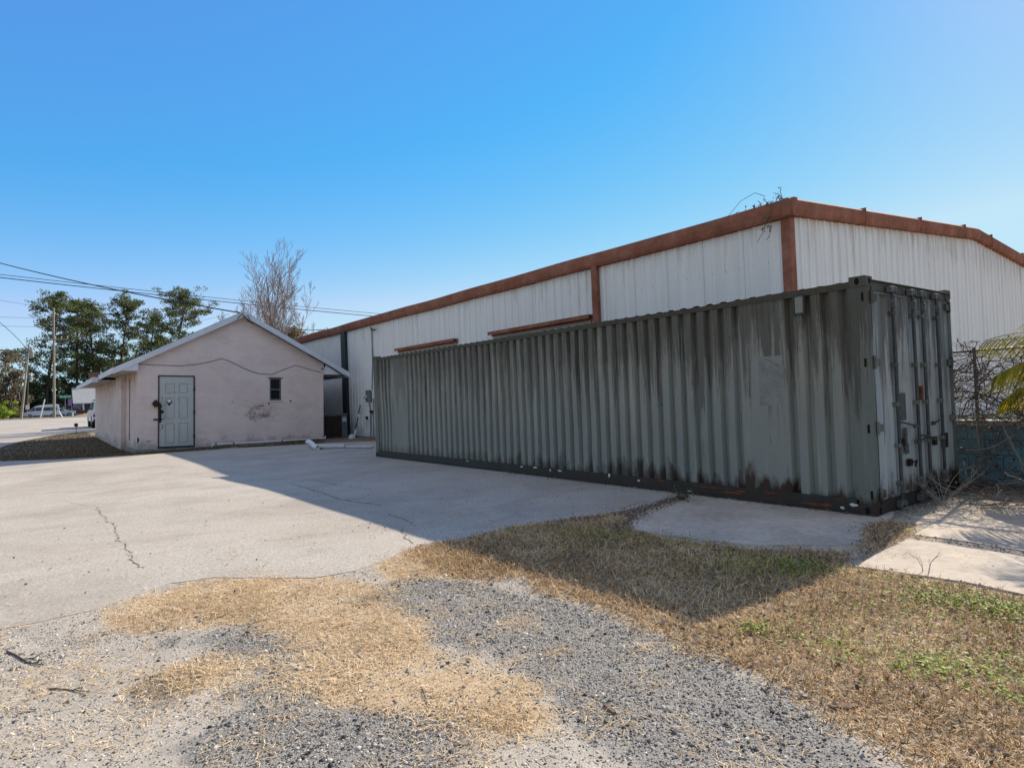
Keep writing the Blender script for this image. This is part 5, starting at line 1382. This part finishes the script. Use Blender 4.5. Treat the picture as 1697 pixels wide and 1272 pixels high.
prof = [(-2.95,.36),(-2.95,.82),(-2.72,1.06),(-2.02,1.24),(-1.32,2.02),(-1.0,2.24),(-.3,2.42),(1.2,2.52),(2.6,2.56),(2.86,2.44),(2.95,1.4),(2.95,.36)]
prof = [(x*sc_, z*sc_) for x, z in prof]
S = lambda *a: tuple(v*sc_ for v in a)
van = vehicle('van', 'white high roofed passenger van parked across the road', 'van', vc, 0, prof, 2.05*sc_, [S(-1.85,1.32,-1.05,1.32,-1.05,2.0,-1.28,2.0), S(-.95,1.32,.25,1.32,.25,2.0,-.95,2.0), S(.33,1.32,1.5,1.32,1.5,2.0,.33,2.0), S(1.58,1.32,2.5,1.32,2.5,2.0,1.58,2.0)], 'carwhite', S(-1.9, 1.8), .37*sc_)
for s in (-1, 1):
    m = MB(); m.box(-1.72*sc_, -1.55*sc_, s*1.05*sc_-.12, s*1.05*sc_+.12, 1.28*sc_, 1.6*sc_); m.build('mirror', 'redlamp' if s < 0 else 'black', van, bevel=.03)
m = MB(); m.add([S(-2.0,-.86,1.28), S(-2.0,.86,1.28), S(-1.36,.80,1.98), S(-1.36,-.80,1.98)], [(3,2,1,0)]); m.v = [(a-.02, b, c+.015) for a, b, c in m.v]; m.build('windscreen', 'carglass', van)
sed = [(-2.2,.34),(-2.25,.72),(-1.95,.86),(-1.0,.95),(-.45,1.36),(.0,1.45),(.9,1.42),(1.5,1.02),(2.15,.94),(2.25,.7),(2.2,.34)]
sw = [(-.78,1.0,-.38,1.35,.2,1.38,.2,1.0),(.28,1.0,.28,1.38,.85,1.36,1.25,1.02)]
c = on_y(106, 690, 128); vehicle('parked_car', 'pale blue white car nosing out behind the white van', 'car', (c[0]-.6, 128.5, ZTOP+.008), R_(180), sed, 1.8, sw, 'carblue', (-1.35, 1.35), .32, group='cars across the road')
c = on_y(128, 690, 127); vehicle('parked_car', 'dark red car in the shade of the pale porch', 'car', (c[0], 133.5, ZTOP), R_(180), sed, 1.8, sw, 'cardark', (-1.35, 1.35), .32, group='cars across the road')
suvp = [(-2.3,.42),(-2.32,.95),(-2.2,1.08),(-1.1,1.16),(-.65,1.74),(-.4,1.82),(2.1,1.84),(2.28,1.1),(2.3,.42)]
c = on_y(142.3, 705, 47); zz = float(base_z(49.3))
vehicle('parked_suv', 'white boxy car with black roof parked just past the pink building', 'car', (c[0]+1.32, 49.3, zz), R_(-90), suvp, 1.92, [(-.9,1.2,-.55,1.68,.3,1.7,.3,1.2),(.4,1.2,.4,1.7,1.3,1.7,1.3,1.2),(1.4,1.2,1.4,1.7,2.0,1.7,2.1,1.2)], 'carwhite', (-1.45, 1.5), .40, roofpart=(-.5, 2.05, -.72, .72, 1.80, 1.90))

# ------------------------------------------------------------------ houses across the road
YH = 140
a = on_y(121, 692, YH); k = mpp(YH, 130)
hx = a[0]; t = thing('porch_house', 'house with pale sloping porch roof, white post and brown brick chimney', 'house', (hx, YH, ZTOP))
W = 9.5; zr = on_y(125, 642, YH+1.6)[2]-ZTOP; ze = on_y(125, 668, YH-1.2)[2]-ZTOP
m = MB(); m.box(.4, W, .6, 7, 0, ze-.17); m.build('wall', 'siding2', t)
m = MB(); m.add([(0,-1.3,ze),(W+.2,-1.3,ze),(W-.1,1.8,zr),(.0,1.8,zr),(0,-1.3,ze-.16),(W+.2,-1.3,ze-.16),(W-.1,1.8,zr-.16),(0,1.8,zr-.16)], [(0,1,2,3),(7,6,5,4),(0,4,5,1),(2,6,7,3),(0,3,7,4),(1,5,6,2)])
m.add([(0,1.8,zr),(W,1.8,zr),(W,7.6,ze),(0,7.6,ze)], [(0,1,2,3)]); rf = m.build('roof', 'roofpale', t)
cx = on_y(147.5, 640, YH+2.2)[0]-hx; ct_top = on_y(150, 617, YH+2.2)[2]-ZTOP
m = MB(); m.box(cx, cx+1.6, 2.0, 3.0, 0, ct_top); m.box(cx-.08, cx+1.68, 1.93, 3.07, ct_top-.25, ct_top-.1); m.build('chimney', 'brick', t)
for px in (138.5, 151):
    x = on_y(px, 680, YH-1.1)[0]-hx; m = MB(); m.box(x-.11, x+.11, -1.2, -.98, 0, ze-.16); m.build('porch_post', 'white', t)
x = on_y(140.5, 677, YH)[0]-hx; m = MB(); m.box(x, x+1.0, .56, .598, .9, 2.2); m.build('window', 'carglass', t)
m = MB(); m.box(x+1.8, x+2.7, .56, .598, 0.1, 2.1); m.build('door', 'darkframe', t)
a = on_y(11, 692, 146); b = on_y(36, 692, 146); t = thing('low_house', 'low house with pale roof half hidden by the mossy oak', 'house', (a[0], 146, ZTOP)); W = b[0]-a[0]; zr = on_y(20, 678, 148)[2]-ZTOP; ze = on_y(20, 684, 146)[2]-ZTOP
m = MB(); m.box(.2, W, .5, 5, 0, ze+.2); m.build('wall', 'brick', t)
m = MB(); m.add([(-.3,-.2,ze),(W+.3,-.2,ze),(W,2.6,zr),(0,2.6,zr),(0,5.6,ze),(W,5.6,ze)], [(0,1,2,3),(3,2,5,4)]); m.build('roof', 'roofpale', t)
m = MB(); m.box(W*.45, W*.45+.9, .46, .498, .5, 1.3); m.build('window', 'carglass', t)

# ------------------------------------------------------------------ ground cover
def scatter(fm, dens, x0=-9.2, x1=4.3, y0=-5.2, y1=4.4, amt=.6, s=.12, seed=0):
    """points with local density following a mask field broken up by noise"""
    n = int((x1-x0)*(y1-y0)*dens); q = np.random.default_rng(seed)
    x = q.uniform(x0, x1, n); y = q.uniform(y0, y1, n)
    k = np.clip(field(fm, x, y)+(fbm(x, y, s*4, seed+2)-.5)*amt+(fbm(x, y, s, seed+4)-.5)*amt, 0, 1)
    keep = q.random(n) < np.clip((k-.25)*1.7, 0, 1)
    # only in front of the lens, with margin
    d = np.stack([x-CAM[0], y-CAM[1]], -1); f2 = AF[:2]/np.linalg.norm(AF[:2])
    al = d@f2; la = d@np.array([f2[1], -f2[0]])
    keep &= (al > .6) & (np.abs(la) < al*1.05+.9)
    return x[keep], y[keep]
def blades(name, x, y, mat, hmin, hmax, w, flat, seed=0, zoff=0.0, thin=True, tpow=1.0):
    q = np.random.default_rng(seed); n = len(x)
    z = ground_z(x, y)+zoff
    az = q.uniform(0, 2*np.pi, n); L = q.uniform(hmin, hmax, n); el = np.abs(q.normal(0, flat, n))
    d = np.stack([np.cos(az)*np.cos(el), np.sin(az)*np.cos(el), np.sin(el)], -1)
    sd = np.stack([-np.sin(az), np.cos(az), q.normal(0, .35, n)], -1)
    P0 = np.stack([x, y, z], -1); bend = q.uniform(-.5, .1, n)
    P1 = P0+d*(L*.55)[:,None]; d2 = d.copy(); d2[:,2] += bend; d2[:,:2] += q.normal(0, .35, (n,2)); P2 = P1+d2*(L*.5)[:,None]
    zg = np.stack([z, z], -1)
    P2[:,2] = np.maximum(P2[:,2], z+.002); P1[:,2] = np.maximum(P1[:,2], z+.003)
    W = (w*q.uniform(.6, 1.3, n))[:,None]
    V = np.stack([P0-sd*W, P0+sd*W, P1+sd*W*.8, P1-sd*W*.8, P2+sd*W*.15, P2-sd*W*.15], 1).reshape(-1, 3)
    b = np.arange(n)[:,None]*6
    F = np.concatenate([b+np.array([0,1,2,3]), b+np.array([3,2,4,5])], 0)
    t = np.clip(q.random(n)**tpow*.75+fbm(x, y, .5, 61)*.5-.12, 0, 1)
    return kind(np_mesh(name, V, F, mat, np.repeat(t, 6)), 'stuff')
clear = 1-np.clip(m_drv*1.0, 0, 1)
sl_mask = np.zeros(GX.shape)
for p in (slabA, slabB, np.array(slabC)): sl_mask = np.maximum(sl_mask, inside(np.asarray(p), GX, GY))
clear2 = clear*(1-blur(sl_mask, 2))*(1-under)
x, y = scatter(np.clip(m_str*(.35+.65*clear), 0, 1), 5200, amt=.9, seed=11)
x_, y_ = scatter(np.clip(.34*clear+.35*m_str0, 0, 1), 3600, amt=1.2, s=.16, seed=14)
x = np.concatenate([x, x_]); y = np.concatenate([y, y_])
tf = fbm(x, y, .35, 201, 3); kp = np.random.default_rng(9).random(len(x)) < np.clip((tf-.25)*3.0, .25, 1); x, y = x[kp], y[kp]
o = blades('straw_grass', x, y, 'straw', .012, .075, .0015, .30, 1, .003, tpow=1.0); o['label'] = 'pale straw coloured dead grass spread over the sandy ground'
x, y = scatter(m_brn*clear2, 6500, amt=.7, seed=12)
o = blades('dead_grass', x, y, 'browngrass', .025, .085, .0021, .52, 2, .0, tpow=1.0); o['label'] = 'brown dead grass between the gravel and the slabs'
def weeds(cx, seed):
    q = np.random.default_rng(seed); X = []; Y = []
    for (px_, py_, rad, n) in cx:
        c = on_z(px_, py_); X.append(q.normal(c[0], rad, n)); Y.append(q.normal(c[1], rad, n))
    return np.concatenate(X), np.concatenate(Y)
wx_, wy_ = weeds([(1590,1000,.16,420),(1660,1015,.14,420),(1545,990,.12,200),(1690,1010,.1,160),(1575,1112,.12,420),(1640,1090,.08,60),(1500,1010,.15,150),(1250,1052,.07,130),(1340,1060,.18,170),(1400,1085,.18,130),(1460,1100,.14,90),(1690,1130,.08,120),(1690,1170,.06,90),(1530,1120,.07,60),
    (1240,930,.20,420),(1300,940,.16,330),(1340,945,.14,260),(1130,905,.25,260),(1060,890,.2,160),(1200,955,.25,160),(1460,965,.12,130),(1400,1010,.2,120),(1580,1060,.25,120)], 3)
gq = np.random.default_rng(77); gxr = gq.uniform(-5, 3, 60000); gyr = gq.uniform(-4.5, 3, 60000)
gk = (gxr > -3.4) & (field(m_brn*clear2, gxr, gyr) > .4) & (fbm(gxr, gyr, .7, 91, 3) > .60+.10*gq.random(60000))
wx_ = np.concatenate([wx_, gxr[gk]]); wy_ = np.concatenate([wy_, gyr[gk]])
n = len(wx_); q = np.random.default_rng(4); V = []; z = ground_z(wx_, wy_); T = []
for i in range(n):
    h = q.uniform(.012, .045); c = np.array([wx_[i], wy_[i], z[i]+h]); a_ = q.uniform(0, 6.28); a = np.array([math.cos(a_), math.sin(a_), q.normal(.1,.3)]); b = np.array([-math.sin(a_), math.cos(a_), q.normal(0,.3)])
    s = q.uniform(.006, .014); V += [c-a*s, c-b*s*.7, c+a*s, c+b*s*.7]; T += [q.random()]*4
o = kind(np_mesh('green_weeds', np.array(V), np.arange(len(V)).reshape(-1,4), 'weed', T), 'stuff'); o['label'] = 'bright green low weeds among the dead grass'
# leaf litter
x1_, y1_ = scatter(np.clip(m_brn+.15*clear, 0, 1)*(1-under), 420, amt=.5, seed=31)
q = np.random.default_rng(8); x2_ = q.uniform(1.2, 3.0, 1500); y2_ = q.uniform(-3.2, .1, 1500); kp = (x2_ > 1.95+.25*np.sin(y2_*7)) | (q.random(1500) < .03); x2_, y2_ = x2_[kp], y2_[kp]
sm = gpoly([(1432,905),(1462,868),(1512,886),(1600,898),(1720,918),(1720,924),(1600,905),(1505,893),(1450,920),(1420,940)])
x3_ = q.uniform(-2.2, 1.2, 9000); y3_ = q.uniform(-2.2, .2, 9000); kp = inside(sm, x3_, y3_); x3_, y3_ = x3_[kp], y3_[kp]
x4_ = q.uniform(-4.5, 4, 500); y4_ = 21.3-np.abs(q.normal(0, .5, 500))
x5_ = q.uniform(2.5, 3.8, 400); y5_ = q.uniform(-.2, 22, 400)
x6_ = q.uniform(-14, .0, 1500); y6_ = 2.0+17*q.random(1500)**1.6
crk = gpoly([(905,868),(985,858),(1045,848),(1085,838),(1128,824),(1110,834),(1062,852),(1038,868),(1032,880)])
ii = q.integers(0, len(crk)-1, 2200); ff = q.random(2200); pp_ = crk[ii]+(crk[ii+1]-crk[ii])*ff[:,None]+q.normal(0, .06, (2200, 2)); x9_, y9_ = pp_[:,0], pp_[:,1]
x7_ = -np.abs(q.normal(0, .07, 700))-.0; y7_ = q.uniform(-.1, 6.5, 700)
x8_ = q.uniform(2.25, 3.0, 3200); y8_ = q.uniform(-3.4, .2, 3200)
X = np.concatenate([x1_, x2_, x3_, x4_, x5_, x6_, x7_, x8_, x9_]); Y = np.concatenate([y1_, y2_, y3_, y4_, y5_, y6_, y7_, y8_, y9_]); n = len(X); Z = ground_z(X, Y)+q.uniform(.012, .03, n)
a_ = q.uniform(0, 6.28, n); s = q.uniform(.006, .019, n)
A = np.stack([np.cos(a_), np.sin(a_), q.normal(0,.35,n)], -1)*s[:,None]; B = np.stack([-np.sin(a_), np.cos(a_), q.normal(0,.35,n)], -1)*(s*.5)[:,None]; C = np.stack([X, Y, Z], -1)
V = np.stack([C-A, C-B, C+A, C+B], 1).reshape(-1,3)
o = kind(np_mesh('leaf_litter', V, np.arange(len(V)).reshape(-1,4), 'litter', np.repeat(np.clip(q.random(n)-.1,0,1), 4)), 'stuff'); o['label'] = 'dry fallen leaves and bark scraps'
# gravel stones: little faceted lumps
x, y = scatter(np.clip(m_drk*(1-m_brn*.8)*(1-m_str*.6), 0, 1), 12000, amt=1.4, seed=41)
xs2, ys2 = scatter(np.clip((1-m_brn)*.62*clear, 0, 1), 6500, amt=.8, s=.3, seed=43)
x = np.concatenate([x, xs2]); y = np.concatenate([y, ys2]); n = len(x)
tt = np.concatenate([q.random(len(x)-len(xs2))**1.45*.95, q.random(len(xs2))**.8])
base = np.array([(1,0,0),(0,1,0),(-1,0,0),(0,-1,0),(0,0,1),(.6,.6,.55),(-.6,.55,.5),(-.55,-.6,.5),(.6,-.55,.55)], float)
fs = np.array([(0,5,8),(0,1,5),(1,6,5),(1,2,6),(2,7,6),(2,3,7),(3,8,7),(3,0,8),(4,5,6),(4,6,7),(4,7,8),(4,8,5)])
sz = (.0022+.0052*q.random(n)**2)*np.where(q.random(n) < .05, 1.5+1.3*q.random(n), 1)
th = q.uniform(0, 6.28, n); ct_, st_ = np.cos(th), np.sin(th)
Bv = base[None]*(1+q.normal(0, .18, (n, 9, 3)))*np.stack([np.ones(n), q.uniform(.6,1,n), q.uniform(.6,1.0,n)], -1)[:,None,:]*sz[:,None,None]
V = np.stack([Bv[...,0]*ct_[:,None]-Bv[...,1]*st_[:,None]+x[:,None], Bv[...,0]*st_[:,None]+Bv[...,1]*ct_[:,None]+y[:,None], Bv[...,2]+(ground_z(x, y)-.0035*q.random(n)*sz/.006)[:,None]], -1).reshape(-1,3)
F = (fs[None]+np.arange(n)[:,None,None]*9).reshape(-1,3)
o = kind(np_mesh('gravel', V, F, 'stone', np.repeat(tt, 9)), 'stuff'); o['label'] = 'loose dark and pale gravel stones'
# dormant lawn beside the pink building
lp = np.array([(-4.42,20.75),(-6.4,21.45),(-7.75,22.65),(-8.4,25),(-8.3,30),(-7.3,36),(-5.7,41),(-4.4,43)])
q = np.random.default_rng(17); x = q.uniform(-8.6, -4.4, 42000); y = 20.7+(22.5)*q.random(42000)**1.6; kp = inside(lp, x, y); x, y = x[kp], y[kp]
o = blades('lawn_grass', x, y, 'lawn', .04, .10, .006, .6, 19, 0, tpow=1.0); o['label'] = 'dormant brown lawn grass beside the pink building'

sp = np.array([(-4.4,20.72),(-1.5,20.25),(1.2,19.2),(1.7,20.2),(2.0,21.42),(-4.35,21.42)])
q = np.random.default_rng(18); x = q.uniform(-4.4, 2, 14000); y = q.uniform(19.2, 21.42, 14000); kp = inside(sp, x, y) & (fbm(x, y, .8, 33) > .38); x, y = x[kp], y[kp]
o = blades('verge_grass', x, y, 'lawn', .04, .13, .006, .7, 23, 0, tpow=.5); o['label'] = 'dark grass strip at the foot of the pink gable wall'

# grass bank by the far kerb
p0 = on_y(118, 694, 92); p1 = on_y(168, 692, 92)
mb = MB(); X0, X1 = p0[0], p1[0]+14
xs = np.linspace(X0, X1, 24); rows = []
for k, (yy, hh) in enumerate(((90, 0), (91, .28), (93, .40), (96, .36), (99, 0))):
    rows.append([(x, yy, ZTOP-.02+hh*min(1, (x-X0)/1.2)*(.9+.2*vnoise(np.array([x]), np.array([yy]), 2, 3)[0])) for x in xs])
for a, b in zip(rows[:-1], rows[1:]): mb.sheet(a, b)
M_['bank'] = plain('tan_grass_bank', (.30, .215, .115), .95, .35, 3, bump=.5)
kind(mb.build('grass_bank', 'bank', None, smooth=True), 'structure')

# sticks and wood scraps lying in the foreground
def stick(px, rad, label, name='stick', cat='stick', side=None, m='stick', lift=.005):
    P = [on_z(*p) for p in px]; P = [np.array([q[0], q[1], ground_z(q[0], q[1])+lift]) for q in P]; c = P[0]
    t = MB(); t.tube(P, [rad*.7*(1-.5*i/(len(P)-1)) for i in range(len(P))], 6)
    for s in (side or []):
        Q = [on_z(*p) for p in s]; Q = [np.array([q_[0], q_[1], ground_z(q_[0], q_[1])+lift*1.4]) for q_ in Q]; t.tube(Q, rad*.35, 5)
    o = t.build(name, m, None, off=c); o.location = c; tag(o, label, cat); return o
stick([(12,1079),(28,1085),(45,1094),(72,1098)], .009, 'dark forked twig on the sand at the driveway edge', side=[[(38,1090),(55,1088),(70,1080)],[(30,1083),(40,1082)]])
stick([(78,1136),(100,1137),(125,1141),(150,1143)], .007, 'thin straight dark twig on pale gravel near the brown soil patch', side=[[(120,1140),(138,1136)]])
stick([(36,1176),(60,1174)], .004, 'tiny dark twig at the very front of the pale sand')
stick([(200,1031),(212,1020),(222,1012)], .005, 'yellow straw stalk lying across the upper straw patch', m='palevine')
stick([(1080,1000),(1100,1010),(1125,1022)], .007, 'pale stalk lying in the shaded grass at the tip of the shadow', m='palevine')
stick([(1355,1032),(1380,1031),(1405,1029)], .005, 'bleached stalk lying flat in the sunny brown grass', m='palevine')
stick([(700,1142),(706,1158),(712,1172)], .006, 'short brown twig in the middle straw patch', m='plank')
stick([(1262,1145),(1275,1156)], .007, 'dark twig at the edge of the dark gravel', m='stick')
def scrap(px, py, ln, wd, th, rz_, label, m='plank'):
    c = on_z(px, py); c[2] = ground_z(c[0], c[1])+th*.6; t = MB()
    pl = [(-ln,-wd),(-ln*.6,-wd*1.1),(ln*.8,-wd*.8),(ln,-wd*.2),(ln*.85,wd*.9),(0,wd),(-ln*.9,wd*.8),(-ln*1.1,.1*wd)]
    t.prism(pl, 'z', -th/2, th/2); o = t.build('wood_scrap', m, None, bevel=.003); o.location = c; o.rotation_euler = (.05,.06,rz_); tag(o, label, 'wood scrap'); return o
scrap(1400, 1177, .065, .018, .014, -.6, 'splintered brown wood chip on the dry grass near the gravel')
scrap(265, 1042, .045, .018, .006, .3, 'curled tan bark scrap on the dark gravel', 'palevine')
scrap(1010, 1178, .05, .012, .010, 1.2, 'small grey wood splinter on the pale sand below the straw', 'vine')
scrap(1330, 1155, .04, .012, .008, .8, 'pale bark flake on the dry grass beside the gravel edge', 'palevine')
